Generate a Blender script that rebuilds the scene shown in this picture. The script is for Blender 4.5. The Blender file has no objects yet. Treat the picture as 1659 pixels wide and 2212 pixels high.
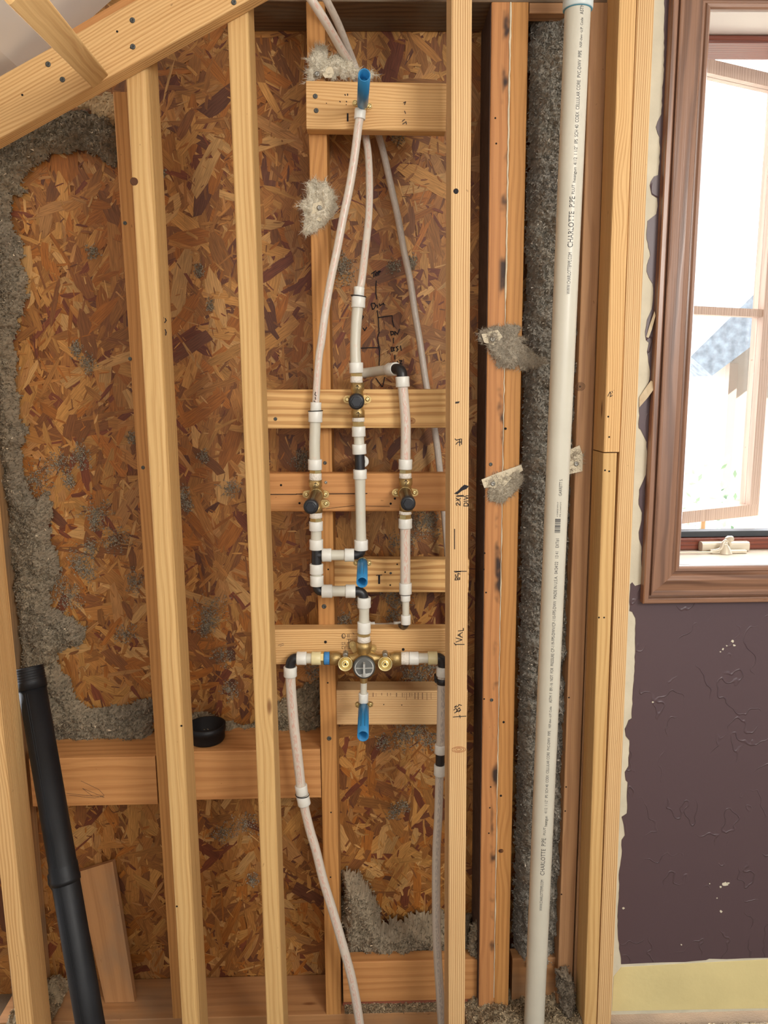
import bpy, bmesh, math, random
from mathutils import Vector, Matrix, noise
random.seed(7)
scene = bpy.context.scene
COL = scene.collection
R = math.radians

# ------------------------------------------------------------------ camera
W, H = 1659, 2212
FPX = 1661.0
CAM_Z = 1.4
PITCH, YAW, ROLL = R(9.3), R(1.3), R(-0.42)
Fv = Vector((math.sin(YAW)*math.cos(PITCH), math.cos(YAW)*math.cos(PITCH), -math.sin(PITCH)))
_r = Fv.cross(Vector((0, 0, 1))).normalized(); _u = _r.cross(Fv)
Rv = _r*math.cos(ROLL) + _u*math.sin(ROLL)
Uv = _u*math.cos(ROLL) - _r*math.sin(ROLL)

def ray(px, py):
    return Fv + Rv*((px-W/2)/FPX) + Uv*((H/2-py)/FPX)
def _z0():
    d = ray(500, 2197); return (d*(1.72/d.y)).z
CAM_Z = 0.038 - _z0()
CAM = Vector((0, 0, CAM_Z))
def at(px, py, Y):
    d = ray(px, py); return CAM + d*(Y/d.y)
def proj(P):
    d = P-CAM; t = d.dot(Fv)
    return (W/2+FPX*d.dot(Rv)/t, H/2-FPX*d.dot(Uv)/t)
def mm(px, py, Y, w):
    """real size of w photo pixels at that place"""
    P = at(px, py, Y); return w*(P-CAM).dot(Fv)/FPX

cd = bpy.data.cameras.new('camera'); cam = bpy.data.objects.new('camera', cd); COL.objects.link(cam)
cd.sensor_fit = 'HORIZONTAL'; cd.sensor_width = 36; cd.lens = 36*FPX/W; cd.clip_start = .01
M = Matrix((Rv, Uv, -Fv)).transposed().to_4x4(); M.translation = CAM
cam.matrix_world = M; scene.camera = cam

# ------------------------------------------------------------------ light
SKY_OUT, SKY_IN = 7.0, 0.32
wd = bpy.data.worlds.new('World'); scene.world = wd; wd.use_nodes = True
nt = wd.node_tree; nt.nodes.clear()
def N(nt, t, **k):
    n = nt.nodes.new(t)
    for a, b in k.items(): setattr(n, a, b)
    return n
tc = N(nt, 'ShaderNodeTexCoord'); sx = N(nt, 'ShaderNodeSeparateXYZ'); nt.links.new(tc.outputs['Generated'], sx.inputs[0])
mr = N(nt, 'ShaderNodeMapRange'); mr.inputs[1].default_value = -.05; mr.inputs[2].default_value = .25
mr.inputs[3].default_value = SKY_IN; mr.inputs[4].default_value = SKY_OUT
nt.links.new(sx.outputs[1], mr.inputs[0])
bg = N(nt, 'ShaderNodeBackground'); bg.inputs[0].default_value = (.94, .96, 1, 1)
nt.links.new(mr.outputs[0], bg.inputs[1]); ow = N(nt, 'ShaderNodeOutputWorld'); nt.links.new(bg.outputs[0], ow.inputs[0])

def area(name, loc, target, size, power, color):
    l = bpy.data.lights.new(name, 'AREA'); l.shape = 'RECTANGLE'; l.size = size[0]; l.size_y = size[1]; l.energy = power; l.color = color
    o = bpy.data.objects.new(name, l); COL.objects.link(o); o.location = loc
    o.rotation_euler = (Vector(target)-Vector(loc)).to_track_quat('-Z', 'Y').to_euler()
area('daylight_from_room_window', (1.35, -.9, 2.35), (-.1, 1.7, 1.0), (.8, .9), 50, (1, .965, .91))
area('daylight_from_far_window', (.2, -2.2, 1.7), (0, 1.7, 1.1), (1.6, 1.4), 22, (1, .97, .93))
sl = bpy.data.lights.new('sun', 'SUN'); sl.energy = 9; sl.angle = R(.6); sl.color = (1, .97, .92)
so_ = bpy.data.objects.new('sun', sl); COL.objects.link(so_); so_.location = (0, -3, 6); so_.rotation_euler = Vector((-.15, .5, -.86)).to_track_quat('-Z', 'Y').to_euler()
scene.view_settings.view_transform = 'Standard'; scene.view_settings.look = 'None'
scene.view_settings.gamma = 1; scene.view_settings.use_curve_mapping = False
scene.view_settings.exposure = 0.16

# ------------------------------------------------------------------ materials
def srgb(r, g, b):
    f = lambda c: ((c/255+.055)/1.055)**2.4 if c > 10 else c/255/12.92
    return (f(r), f(g), f(b), 1)
def newmat(name):
    m = bpy.data.materials.new(name); m.use_nodes = True
    return m, m.node_tree, m.node_tree.nodes['Principled BSDF']
def plain(name, col, rough=.5, metal=0, bump=0, bscale=200, var=0, sss=0, spec=.5, vscale=8):
    m, nt, b = newmat(name)
    b.inputs['Base Color'].default_value = col; b.inputs['Roughness'].default_value = rough; b.inputs['Metallic'].default_value = metal
    b.inputs['Specular IOR Level'].default_value = spec
    tc = N(nt, 'ShaderNodeTexCoord')
    if sss:
        b.inputs['Subsurface Weight'].default_value = sss; b.inputs['Subsurface Radius'].default_value = (.01, .01, .008); b.inputs['Subsurface Scale'].default_value = 1
    if var:
        n = N(nt, 'ShaderNodeTexNoise'); n.inputs['Scale'].default_value = vscale; n.inputs['Detail'].default_value = 6
        nt.links.new(tc.outputs['Object'], n.inputs['Vector'])
        mp = N(nt, 'ShaderNodeMapRange'); mp.inputs[1].default_value = .3; mp.inputs[2].default_value = .7; mp.inputs[3].default_value = 1-var; mp.inputs[4].default_value = 1+var*.5
        nt.links.new(n.outputs[0], mp.inputs[0])
        v = N(nt, 'ShaderNodeVectorMath', operation='SCALE'); v.inputs[0].default_value = col[:3]
        nt.links.new(mp.outputs[0], v.inputs['Scale']); nt.links.new(v.outputs[0], b.inputs['Base Color'])
    if bump:
        n = N(nt, 'ShaderNodeTexNoise'); n.inputs['Scale'].default_value = bscale; n.inputs['Detail'].default_value = 4
        nt.links.new(tc.outputs['Object'], n.inputs['Vector'])
        bp = N(nt, 'ShaderNodeBump'); bp.inputs['Strength'].default_value = bump; bp.inputs['Distance'].default_value = .002
        nt.links.new(n.outputs[0], bp.inputs['Height']); nt.links.new(bp.outputs[0], b.inputs['Normal'])
    return m

def math_(nt, op, a, b=None, c=None, clamp=False):
    n = N(nt, 'ShaderNodeMath', operation=op, use_clamp=clamp)
    for i, x in enumerate((a, b, c)):
        if x is None: continue
        if isinstance(x, (int, float)): n.inputs[i].default_value = x
        else: nt.links.new(x, n.inputs[i])
    return n.outputs[0]
def smooth(nt, x, lo, hi, o0=0., o1=1.):
    n = N(nt, 'ShaderNodeMapRange', interpolation_type='SMOOTHSTEP')
    n.inputs[1].default_value = lo; n.inputs[2].default_value = hi; n.inputs[3].default_value = o0; n.inputs[4].default_value = o1
    nt.links.new(x, n.inputs[0]); return n.outputs[0]
def mixc(nt, f, a, b):
    n = N(nt, 'ShaderNodeMix', data_type='RGBA')
    if isinstance(f, (int, float)): n.inputs['Factor'].default_value = f
    else: nt.links.new(f, n.inputs['Factor'])
    for k, x in (('A', a), ('B', b)):
        s = [i for i in n.inputs if i.name == k and i.type == 'RGBA'][0]
        if isinstance(x, tuple): s.default_value = x
        else: nt.links.new(x, s)
    return [o for o in n.outputs if o.type == 'RGBA'][0]

def wood(name, light, dark, rings=170., wobble=.012, strength=.6, rough=.62, knots=True, stain=None, dust=0, spec=.3, blotch=.25):
    """UV in metres: u along the grain, v round the section"""
    m, nt, b = newmat(name); L = nt.links.new
    uv = N(nt, 'ShaderNodeUVMap'); oi = N(nt, 'ShaderNodeObjectInfo')
    sp = N(nt, 'ShaderNodeSeparateXYZ'); L(uv.outputs[0], sp.inputs[0])
    rnd = math_(nt, 'MULTIPLY', oi.outputs['Random'], 37.)
    u = math_(nt, 'ADD', sp.outputs[0], rnd); v = sp.outputs[1]
    def vec(us, vs, z=0.):
        c = N(nt, 'ShaderNodeCombineXYZ')
        L(math_(nt, 'MULTIPLY', u, us), c.inputs[0]); L(math_(nt, 'MULTIPLY', v, vs), c.inputs[1]); c.inputs[2].default_value = z
        return c.outputs[0]
    def noi(vc, det=3, sc=1.):
        n = N(nt, 'ShaderNodeTexNoise'); n.inputs['Scale'].default_value = sc; n.inputs['Detail'].default_value = det; L(vc, n.inputs['Vector']); return n.outputs[0]
    w1 = noi(vec(1.6, 9), 3)
    vv = math_(nt, 'ADD', v, math_(nt, 'MULTIPLY', math_(nt, 'SUBTRACT', w1, .5), wobble*4))
    if knots:
        vo = N(nt, 'ShaderNodeTexVoronoi'); vo.inputs['Scale'].default_value = 1; L(vec(2.6, 9.), vo.inputs['Vector'])
        kd = vo.outputs['Distance']
        push = math_(nt, 'MULTIPLY', smooth(nt, kd, .02, .35, 1, 0), .012)
        vv = math_(nt, 'ADD', vv, push)
    s = math_(nt, 'SINE', math_(nt, 'MULTIPLY', vv, rings*6.283))
    s = smooth(nt, s, -.6, 1.0)
    s2 = math_(nt, 'SINE', math_(nt, 'MULTIPLY', vv, rings*6.283*2.37))
    streak = noi(vec(3, 420), 4)
    streak2 = noi(vec(1.3, 60, 3.), 3)
    g = math_(nt, 'ADD', math_(nt, 'MULTIPLY', s, strength), math_(nt, 'MULTIPLY', s2, strength*.12))
    g = math_(nt, 'ADD', g, math_(nt, 'MULTIPLY', math_(nt, 'SUBTRACT', streak, .5), .9))
    g = math_(nt, 'ADD', g, math_(nt, 'MULTIPLY', math_(nt, 'SUBTRACT', streak2, .45), blotch*3), clamp=True)
    col = mixc(nt, g, light, dark)
    if knots:
        kk = smooth(nt, kd, .03, .07, 1, 0)
        col = mixc(nt, math_(nt, 'MULTIPLY', kk, .8), col, srgb(110, 62, 30))
    if stain:      # black mould blots that follow one edge of the board
        v0, v1 = stain
        band = math_(nt, 'MULTIPLY', smooth(nt, v, v0, (v0*1+v1*1)/2, 0, 1), smooth(nt, v, v1-.004, v1+.004, 1, 0))
        blot = smooth(nt, noi(vec(11, 14, 5.), 3), .50, .62)
        col = mixc(nt, math_(nt, 'MULTIPLY', math_(nt, 'MULTIPLY', band, blot), .92), col, srgb(28, 30, 36))
    if dust:
        dn = smooth(nt, noi(vec(5, 9, 9.), 6), .45, .7)
        col = mixc(nt, math_(nt, 'MULTIPLY', dn, dust), col, srgb(120, 112, 98))
    # tiny dings
    ding = smooth(nt, noi(vec(55, 90, 2.), 2), .74, .78)
    col = mixc(nt, math_(nt, 'MULTIPLY', ding, .4), col, srgb(95, 60, 32))
    L(col, b.inputs['Base Color']); b.inputs['Roughness'].default_value = rough; b.inputs['Specular IOR Level'].default_value = spec
    bp = N(nt, 'ShaderNodeBump'); bp.inputs['Strength'].default_value = .25; bp.inputs['Distance'].default_value = .001
    L(math_(nt, 'ADD', s, streak), bp.inputs['Height']); L(bp.outputs[0], b.inputs['Normal'])
    return m

M_ = {}
M_['new'] = wood('new_pine', srgb(224, 182, 124), srgb(178, 124, 66), rings=170, strength=.45)
M_['newf'] = wood('new_fir_tight_grain', srgb(226, 190, 138), srgb(172, 120, 68), rings=230, wobble=.004, strength=.65, knots=False, blotch=.12)
M_['stud'] = wood('yellow_stud', srgb(214, 175, 116), srgb(178, 130, 74), rings=90, strength=.35, blotch=.3)
M_['old'] = wood('aged_orange_stud', srgb(198, 144, 84), srgb(152, 98, 50), rings=90, strength=.35)
M_['oldd'] = wood('aged_orange_stud_stained', srgb(198, 140, 88), srgb(154, 98, 58), rings=70, strength=.35, stain=(.016, .038))
M_['olde'] = wood('aged_brown_stud', srgb(180, 138, 98), srgb(136, 96, 66), rings=45, wobble=.02, strength=.4)
M_['olda'] = wood('dusty_old_stud', srgb(176, 138, 96), srgb(136, 98, 64), rings=60, strength=.3, dust=.6)
M_['block'] = wood('orange_block', srgb(202, 146, 90), srgb(164, 106, 58), rings=45, wobble=.014, strength=.35)
M_['knotty'] = wood('knotty_pine_block', srgb(226, 184, 122), srgb(166, 112, 58), rings=60, wobble=.014, strength=.6)
M_['dusty'] = wood('dusty_top_plate', srgb(120, 96, 72), srgb(80, 62, 46), rings=60, dust=.9)
M_['plate'] = wood('bottom_plate', srgb(178, 130, 84), srgb(146, 100, 62), rings=30, wobble=.02, strength=.3, dust=.35)
M_['trimw'] = wood('stained_casing', srgb(146, 108, 84), srgb(92, 64, 50), rings=40, wobble=.02, strength=.6, rough=.32, spec=.6, knots=False)
M_['sashw'] = wood('red_brown_sash', srgb(120, 58, 38), srgb(74, 34, 24), rings=90, strength=.5, rough=.35, spec=.5, knots=False)
M_['sasho'] = wood('haze_paled_sash', srgb(192, 168, 150), srgb(150, 124, 108), rings=90, strength=.3, rough=.5, knots=False)  # sash wood lightened: overexposure and haze put into its colour
M_['ring'] = plain('milky_expansion_ring', srgb(226, 225, 216), .35, sss=.2, var=.06, vscale=60)
M_['ringy'] = plain('yellowed_expansion_ring', srgb(222, 210, 162), .35, sss=.25)
M_['black'] = plain('black_plastic_fitting', srgb(34, 34, 36), .38, bump=.15, bscale=500)
M_['abs'] = plain('black_abs_pipe', srgb(24, 25, 28), .5, var=.35, spec=.35, vscale=14, bump=.1)
M_['brass'] = plain('brass', srgb(190, 162, 108), .34, metal=.8, bump=.35, bscale=700, var=.22, vscale=60)
M_['brassb'] = plain('bright_brass', srgb(214, 194, 138), .28, metal=.85)
M_['bronze'] = plain('dark_brass_barrel', srgb(92, 76, 48), .3, metal=.8, var=.2, vscale=50)
M_['tape'] = plain('white_thread_tape', srgb(228, 220, 206), .7, bump=1, bscale=300, var=.1, vscale=150)
M_['blue'] = plain('blue_plastic_stub', srgb(40, 122, 172), .35, sss=.05)
M_['bluet'] = plain('blue_painted_tape', srgb(60, 130, 190), .6, bump=.6)
M_['steel'] = plain('screw_steel', srgb(150, 148, 140), .4, metal=.8)
M_['zinc'] = plain('grey_screw', srgb(90, 90, 86), .5, metal=.6)
M_['grayp'] = plain('grey_plastic_test_cap', srgb(176, 176, 170), .4)
M_['pvc'] = plain('cream_pvc', srgb(206, 201, 184), .35, var=.05, vscale=10, spec=.5)
M_['pvcc'] = plain('pvc_coupling', srgb(206, 216, 214), .35)
M_['ink'] = plain('black_ink', srgb(26, 22, 28), .8)
M_['inkg'] = plain('grey_print', srgb(58, 58, 62), .8)
M_['stampi'] = plain('faded_stamp_ink', srgb(96, 78, 62), .9)
M_['paper'] = plain('torn_drywall_paper', srgb(222, 210, 182), .8, var=.14, vscale=30, bump=.5, bscale=120)
M_['cream'] = plain('cream_plaster', srgb(212, 205, 182), .75, var=.12, vscale=14, bump=.5, bscale=60)
M_['yellow'] = plain('yellow_texture_paint', srgb(226, 210, 152), .6, var=.1, vscale=5, bump=1, bscale=22)
M_['white'] = plain('white_ceiling', srgb(222, 216, 208), .8, bump=.5, bscale=14)
M_['gasket'] = plain('dark_gasket', srgb(52, 56, 60), .5)
M_['handle'] = plain('cream_crank_metal', srgb(206, 196, 176), .3, metal=.3)
M_['fuzz'] = plain('fibreglass_fuzz', srgb(212, 206, 188), .9)
M_['dark'] = plain('dark_hole', srgb(20, 14, 10), .9)
M_['edge_gloss'] = plain('sill_edge_gloss', srgb(220, 222, 224), .3, metal=.2)  # near-white colour stands for the gloss lines along the sill edge
M_['concrete'] = plain('subfloor_dust', srgb(100, 80, 56), .9, var=.2, vscale=12, bump=.6)

# purple wall with knockdown texture
def purple():
    m, nt, b = newmat('purple_textured_paint'); L = nt.links.new
    tc = N(nt, 'ShaderNodeTexCoord')
    b.inputs['Base Color'].default_value = srgb(86, 69, 73); b.inputs['Roughness'].default_value = .42
    mp = N(nt, 'ShaderNodeMapping'); mp.inputs['Scale'].default_value = (1, 1, .8); L(tc.outputs['Object'], mp.inputs[0])
    n = N(nt, 'ShaderNodeTexNoise'); n.inputs['Scale'].default_value = 13; n.inputs['Detail'].default_value = 2; L(mp.outputs[0], n.inputs['Vector'])
    r1 = math_(nt, 'ABSOLUTE', math_(nt, 'SUBTRACT', n.outputs[0], .5))
    ridge = smooth(nt, r1, 0, .012, 1, 0)
    n2 = N(nt, 'ShaderNodeTexNoise'); n2.inputs['Scale'].default_value = 9; n2.inputs['Detail'].default_value = 1
    mp2 = N(nt, 'ShaderNodeMapping'); mp2.inputs['Location'].default_value = (5, 3, 1); L(tc.outputs['Object'], mp2.inputs[0]); L(mp2.outputs[0], n2.inputs['Vector'])
    gate = smooth(nt, n2.outputs[0], .50, .58)
    fine = N(nt, 'ShaderNodeTexNoise'); fine.inputs['Scale'].default_value = 260; L(tc.outputs['Object'], fine.inputs['Vector'])
    h = math_(nt, 'ADD', math_(nt, 'MULTIPLY', ridge, gate), math_(nt, 'MULTIPLY', fine.outputs[0], .08))
    bp = N(nt, 'ShaderNodeBump'); bp.inputs['Strength'].default_value = .9; bp.inputs['Distance'].default_value = .0015
    L(h, bp.inputs['Height']); L(bp.outputs[0], b.inputs['Normal'])
    return m
M_['purple'] = purple()

def attr_mat(name, rough=.9, grain=False, spec=.2):
    m, nt, b = newmat(name); L = nt.links.new
    a = N(nt, 'ShaderNodeAttribute'); a.attribute_name = 'tone'
    col = a.outputs['Color']
    if grain:
        uv = N(nt, 'ShaderNodeUVMap'); mp = N(nt, 'ShaderNodeMapping'); mp.inputs['Scale'].default_value = (28, 520, 1); L(uv.outputs[0], mp.inputs[0])
        n = N(nt, 'ShaderNodeTexNoise'); n.inputs['Scale'].default_value = 1; n.inputs['Detail'].default_value = 4; L(mp.outputs[0], n.inputs['Vector'])
        k = smooth(nt, n.outputs[0], .3, .72, .66, 1.16)
        v = N(nt, 'ShaderNodeVectorMath', operation='SCALE'); L(col, v.inputs[0]); L(k, v.inputs['Scale']); col = v.outputs[0]
        bp = N(nt, 'ShaderNodeBump'); bp.inputs['Strength'].default_value = .3; bp.inputs['Distance'].default_value = .001
        L(n.outputs[0], bp.inputs['Height']); L(bp.outputs[0], b.inputs['Normal'])
    L(col, b.inputs['Base Color']); b.inputs['Roughness'].default_value = rough; b.inputs['Specular IOR Level'].default_value = spec
    return m
M_['osb'] = attr_mat('osb_strands', .5, True, .35)
M_['cell'] = attr_mat('cellulose_insulation', .95)

def pexmat(name, col, pcol, gap=.5):
    m, nt, b = newmat(name); L = nt.links.new
    uv = N(nt, 'ShaderNodeUVMap'); sp = N(nt, 'ShaderNodeSeparateXYZ'); L(uv.outputs[0], sp.inputs[0])
    c = N(nt, 'ShaderNodeCombineXYZ'); L(math_(nt, 'MULTIPLY', sp.outputs[0], 110.), c.inputs[0]); L(math_(nt, 'MULTIPLY', sp.outputs[1], 26.), c.inputs[1])
    n = N(nt, 'ShaderNodeTexNoise'); n.inputs['Scale'].default_value = 1; n.inputs['Detail'].default_value = 2; L(c.outputs[0], n.inputs['Vector'])
    c2 = N(nt, 'ShaderNodeCombineXYZ'); L(math_(nt, 'MULTIPLY', sp.outputs[0], 16.), c2.inputs[0])
    n2 = N(nt, 'ShaderNodeTexNoise'); n2.inputs['Scale'].default_value = 1; L(c2.outputs[0], n2.inputs['Vector'])
    band = smooth(nt, math_(nt, 'ABSOLUTE', math_(nt, 'SUBTRACT', sp.outputs[1], .49)), .05, .075, 1, 0)
    f = math_(nt, 'MULTIPLY', math_(nt, 'MULTIPLY', band, smooth(nt, n.outputs[0], .44, .56)), smooth(nt, n2.outputs[0], gap-.04, gap+.06, 0, .42))
    L(mixc(nt, f, col, pcol), b.inputs['Base Color'])
    b.inputs['Roughness'].default_value = .3; b.inputs['Subsurface Weight'].default_value = .3
    b.inputs['Subsurface Radius'].default_value = (.01, .01, .008); b.inputs['Subsurface Scale'].default_value = 1
    return m
M_['pex'] = pexmat('white_tube_red_print', srgb(212, 202, 188), srgb(206, 120, 96), .38)
M_['pexp'] = pexmat('milky_tube', srgb(206, 202, 186), srgb(214, 180, 160), .62)
M_['pexg'] = pexmat('grey_tube', srgb(196, 184, 170), srgb(150, 140, 132), .4)
M_['pexd'] = pexmat('hazy_tube_dark_print', srgb(206, 196, 182), srgb(120, 116, 116), .3)

# ------------------------------------------------------------------ object helpers
def tag(o, label=None, cat=None, group=None, kind=None):
    if label: o['label'] = label
    if cat: o['category'] = cat
    if group: o['group'] = group
    if kind: o['kind'] = kind
    return o
def empty(name, loc, label, cat, group=None):
    o = bpy.data.objects.new(name, None); COL.objects.link(o); o.location = loc; o.empty_display_size = .02
    return tag(o, label, cat, group)
def mk(name, me, mat, parent=None, smoothed=False):
    o = bpy.data.objects.new(name, me); COL.objects.link(o)
    if mat is not None: me.materials.append(M_[mat] if isinstance(mat, str) else mat)
    if smoothed:
        for p in me.polygons: p.use_smooth = True
    if parent is not None:
        o.parent = parent
        o.matrix_parent_inverse = Matrix.Translation(-parent.location)
    return o
class MB:
    def __init__(s): s.v = []; s.f = []; s.uv = []; s.sm = []
    def add(s, verts, faces, uvs=None, sm=False):
        b = len(s.v); s.v += [tuple(x) for x in verts]
        for i, f in enumerate(faces):
            s.f.append([b+k for k in f]); s.sm.append(sm)
            s.uv += (uvs[i] if uvs else [(0, 0)]*len(f))
        return s
    def build(s, name, mat, parent=None, tones=None):
        me = bpy.data.meshes.new(name); me.from_pydata(s.v, [], s.f)
        uvl = me.uv_layers.new(name='UVMap'); flat = [c for q in s.uv for c in q]; uvl.data.foreach_set('uv', flat)
        me.polygons.foreach_set('use_smooth', s.sm)
        if tones:
            a = me.attributes.new('tone', 'FLOAT_COLOR', 'POINT'); a.data.foreach_set('color', [c for t in tones for c in t])
        me.update()
        return mk(name, me, mat, parent)
    # --- shapes
    def sweep(s, pts, rads, n=20, caps=True, up=None, sm=True, front=True):
        pts = [Vector(p) for p in pts]
        if isinstance(rads, (int, float)): rads = [rads]*len(pts)
        V = []; L = 0; Ls = []
        for i, p in enumerate(pts):
            if i: L += (p-pts[i-1]).length
            Ls.append(L)
            t = (pts[min(i+1, len(pts)-1)]-pts[max(i-1, 0)])
            if t.length < 1e-9: t = tlast
            t = t.normalized(); tlast = t
            ref = Vector((0, -1, 0))
            if abs(t.dot(ref)) > .95: ref = Vector((1, 0, 0))
            a = (ref-t*ref.dot(t)).normalized(); b = t.cross(a)
            for k in range(n):
                an = 2*math.pi*k/n + math.pi
                V.append(p+(a*math.cos(an)+b*math.sin(an))*rads[i])
        F = []; U = []
        for i in range(len(pts)-1):
            for k in range(n):
                k2 = (k+1) % n
                F.append([i*n+k, i*n+k2, (i+1)*n+k2, (i+1)*n+k])
                U.append([(Ls[i], k/n), (Ls[i], (k+1)/n), (Ls[i+1], (k+1)/n), (Ls[i+1], k/n)])
        s.add(V, F, U, sm)
        if caps:
            s.add(V[:n], [list(range(n))[::-1]]); s.add(V[-n:], [list(range(n))])
        return s
    def lathe(s, p0, p1, prof, n=28, sm=True):
        """prof: list of (t along p0->p1 in 0..1, radius)"""
        p0 = Vector(p0); p1 = Vector(p1)
        ax = (p1-p0); t = ax.normalized()
        ref = Vector((0, 0, 1)) if abs(t.z) < .9 else Vector((1, 0, 0))
        a = (ref-t*ref.dot(t)).normalized(); b = t.cross(a); V = []
        for (q, r) in prof:
            for k in range(n):
                an = 2*math.pi*(k+.5)/n; V.append(p0+ax*q+(a*math.cos(an)+b*math.sin(an))*max(r, 1e-5))
        F = [[i*n+k, i*n+(k+1) % n, (i+1)*n+(k+1) % n, (i+1)*n+k] for i in range(len(prof)-1) for k in range(n)]
        s.add(V, F, None, sm); s.add(V[:n], [list(range(n))[::-1]]); s.add(V[-n:], [list(range(n))])
        return s
    def prism(s, front, dvec):
        """front polygon of world points (seen clockwise or not), pushed along dvec"""
        n = len(front); d = Vector(dvec); V = [Vector(p) for p in front]+[Vector(p)+d for p in front]
        nr = Vector((0, 0, 0))
        for i in range(n):
            a = V[i]; b = V[(i+1) % n]; nr += a.cross(b)
        fl = nr.dot(d) > 0
        F = [list(range(n)), list(range(2*n-1, n-1, -1))]+[[i, i+n, (i+1) % n+n, (i+1) % n] for i in range(n)]
        if fl: F = [f[::-1] for f in F]
        uv = [[(V[k].z, V[k].x+V[k].y) for k in f] for f in F]
        s.add(V, F, uv); return s
    def box(s, lo, hi):
        x0, y0, z0 = lo; x1, y1, z1 = hi
        return s.prism([(x0, y0, z0), (x1, y0, z0), (x1, y0, z1), (x0, y0, z1)], (0, y1-y0, 0))

def beam_mb(mb, p0, p1, wdir, w, d, c=.0025, wane=None, stations=None, v0=0.0):
    """board: p0->p1 is its left/bottom front edge; wdir = direction across the front; d = depth along +y"""
    p0 = Vector(p0); p1 = Vector(p1); ax = (p1-p0); L = ax.length; t = ax.normalized()
    wd = Vector(wdir); wd = (wd-t*wd.dot(t)).normalized(); dd = t.cross(wd)
    if dd.y < 0: dd = -dd
    ns = stations or max(2, int(L/.04) if wane else 2)
    V = []; n = 12
    for i in range(ns+1 if wane else 2):
        q = i/(ns if wane else 1); P = p0+ax*q
        cc = [c, wane(q*L) if wane else c, c, c]     # corners: FL, FR, BR, BL
        loc = []
        corners = [(0, 0, 1, 1), (w, 0, -1, 1), (w, d, -1, -1), (0, d, 1, -1)]
        for ci, (x, y, sx_, sy_) in enumerate(corners):
            r = cc[ci]; k = .3
            a = (x, y+sy_*r); b = (x+sx_*r*k, y+sy_*r*k); e = (x+sx_*r, y)
            seq = [a, b, e] if ci in (0, 2) else [e, b, a]
            loc += seq
        V += [P+wd*x+dd*y for x, y in loc]
    rows = len(V)//n; F = []; U = []
    per = []
    acc = 0
    for k in range(n):
        per.append(acc); a = V[k]; b = V[(k+1) % n]; acc += (b-a).length
    per.append(acc)
    # v coordinate: front face starts at 0 at the left edge
    off = per[2]
    for i in range(rows-1):
        u0 = L*i/(rows-1); u1 = L*(i+1)/(rows-1)
        for k in range(n):
            k2 = (k+1) % n
            F.append([i*n+k, i*n+k2, (i+1)*n+k2, (i+1)*n+k]); a, b = per[k]-off+v0, per[k+1]-off+v0
            U.append([(u0, a), (u0, b), (u1, b), (u1, a)])
    F.append(list(range(n))[::-1]); U.append([(l.x if False else 0.0, 0.0) for l in range(0)] or [((V[k]-p0).dot(dd)*.2, (V[k]-p0).dot(wd)) for k in range(n)][::-1])
    F.append([(rows-1)*n+k for k in range(n)]); U.append([((V[k]-p0).dot(dd)*.2+L, (V[k]-p0).dot(wd)) for k in range(n)])
    # orientation check
    nrm = (V[2+n]-V[2]).cross(V[3]-V[2])
    if nrm.dot(dd) < 0:
        F = [f[::-1] for f in F]; U = [u[::-1] for u in U]
    sm = False
    mb.add(V, F, U, sm)
    return mb

def stud(name, mat, a, b, Y, label, w=.038, d=.089, ztop=None, zbot=0.038, group=None, wane=None, cat='stud', c=.003):
    """upright board; a, b: photo points on its left front edge; stretched to zbot..ztop"""
    A = at(a[0], a[1], Y); B = at(b[0], b[1], Y)
    t = (A-B)/(A.z-B.z)
    P0 = B+t*(zbot-B.z); P1 = B+t*((ztop if ztop else A.z)-B.z)
    root = empty(name, P0+Vector((w/2, d/2, 0)), label, cat, group)
    mb = MB(); beam_mb(mb, P0, P1, (1, 0, 0), w, d, wane=wane, c=c)
    mb.build('board', mat, root)
    return root

def block(name, mat, pts, Y, d, label, group=None, cat='block', c=.003):
    """level board by its four front corners in the photo: TL TR BR BL"""
    P = [at(x, y, Y) for x, y in pts]
    p0 = P[3]; p1 = P[2]; h = ((P[0]-P[3]).length+(P[1]-P[2]).length)/2
    root = empty(name, (P[3]+P[2])/2+Vector((0, d/2, 0)), label, cat, group)
    mb = MB(); beam_mb(mb, p0, p1, P[0]-P[3], h, d, c=c)
    mb.build('board', mat, root)
    return root

def screw(px, py, Y, parent, r=.0042, mat='zinc', name='screw'):
    P = at(px, py, Y); mb = MB()
    mb.lathe(P+Vector((0, .001, 0)), P-Vector((0, .0016, 0)), [(0, r*.9), (.5, r), (.9, r*.92), (1, r*.35), (.6, r*.3)], n=14)
    return mb.build(name, mat, parent)
def hole(px, py, Y, parent, r=.002, name='nail_hole'):
    P = at(px, py, Y-.0004); mb = MB()
    mb.lathe(P+Vector((0, .0003, 0)), P, [(0, r), (1, r)], n=10)
    return mb.build(name, 'dark', parent)

def stroke_mb(mb, pl, Y, w=.0016):
    P = [at(x, y, Y) for x, y in pl]
    for a, b in zip(P[:-1], P[1:]):
        t = (b-a)
        if t.length < 1e-6: continue
        t.normalize(); s = Vector((0, 1, 0)).cross(t).normalized()*w/2; e = t*w*.35
        V = [a-e-s, b+e-s, b+e+s, a-e+s]
        mb.add(V, [[0, 1, 2, 3]])
def ink(name, lines, Y, parent, w=.0016, mat='ink'):
    mb = MB()
    for l in lines: stroke_mb(mb, l, Y-.0006, w)
    return mb.build(name, mat, parent)

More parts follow.
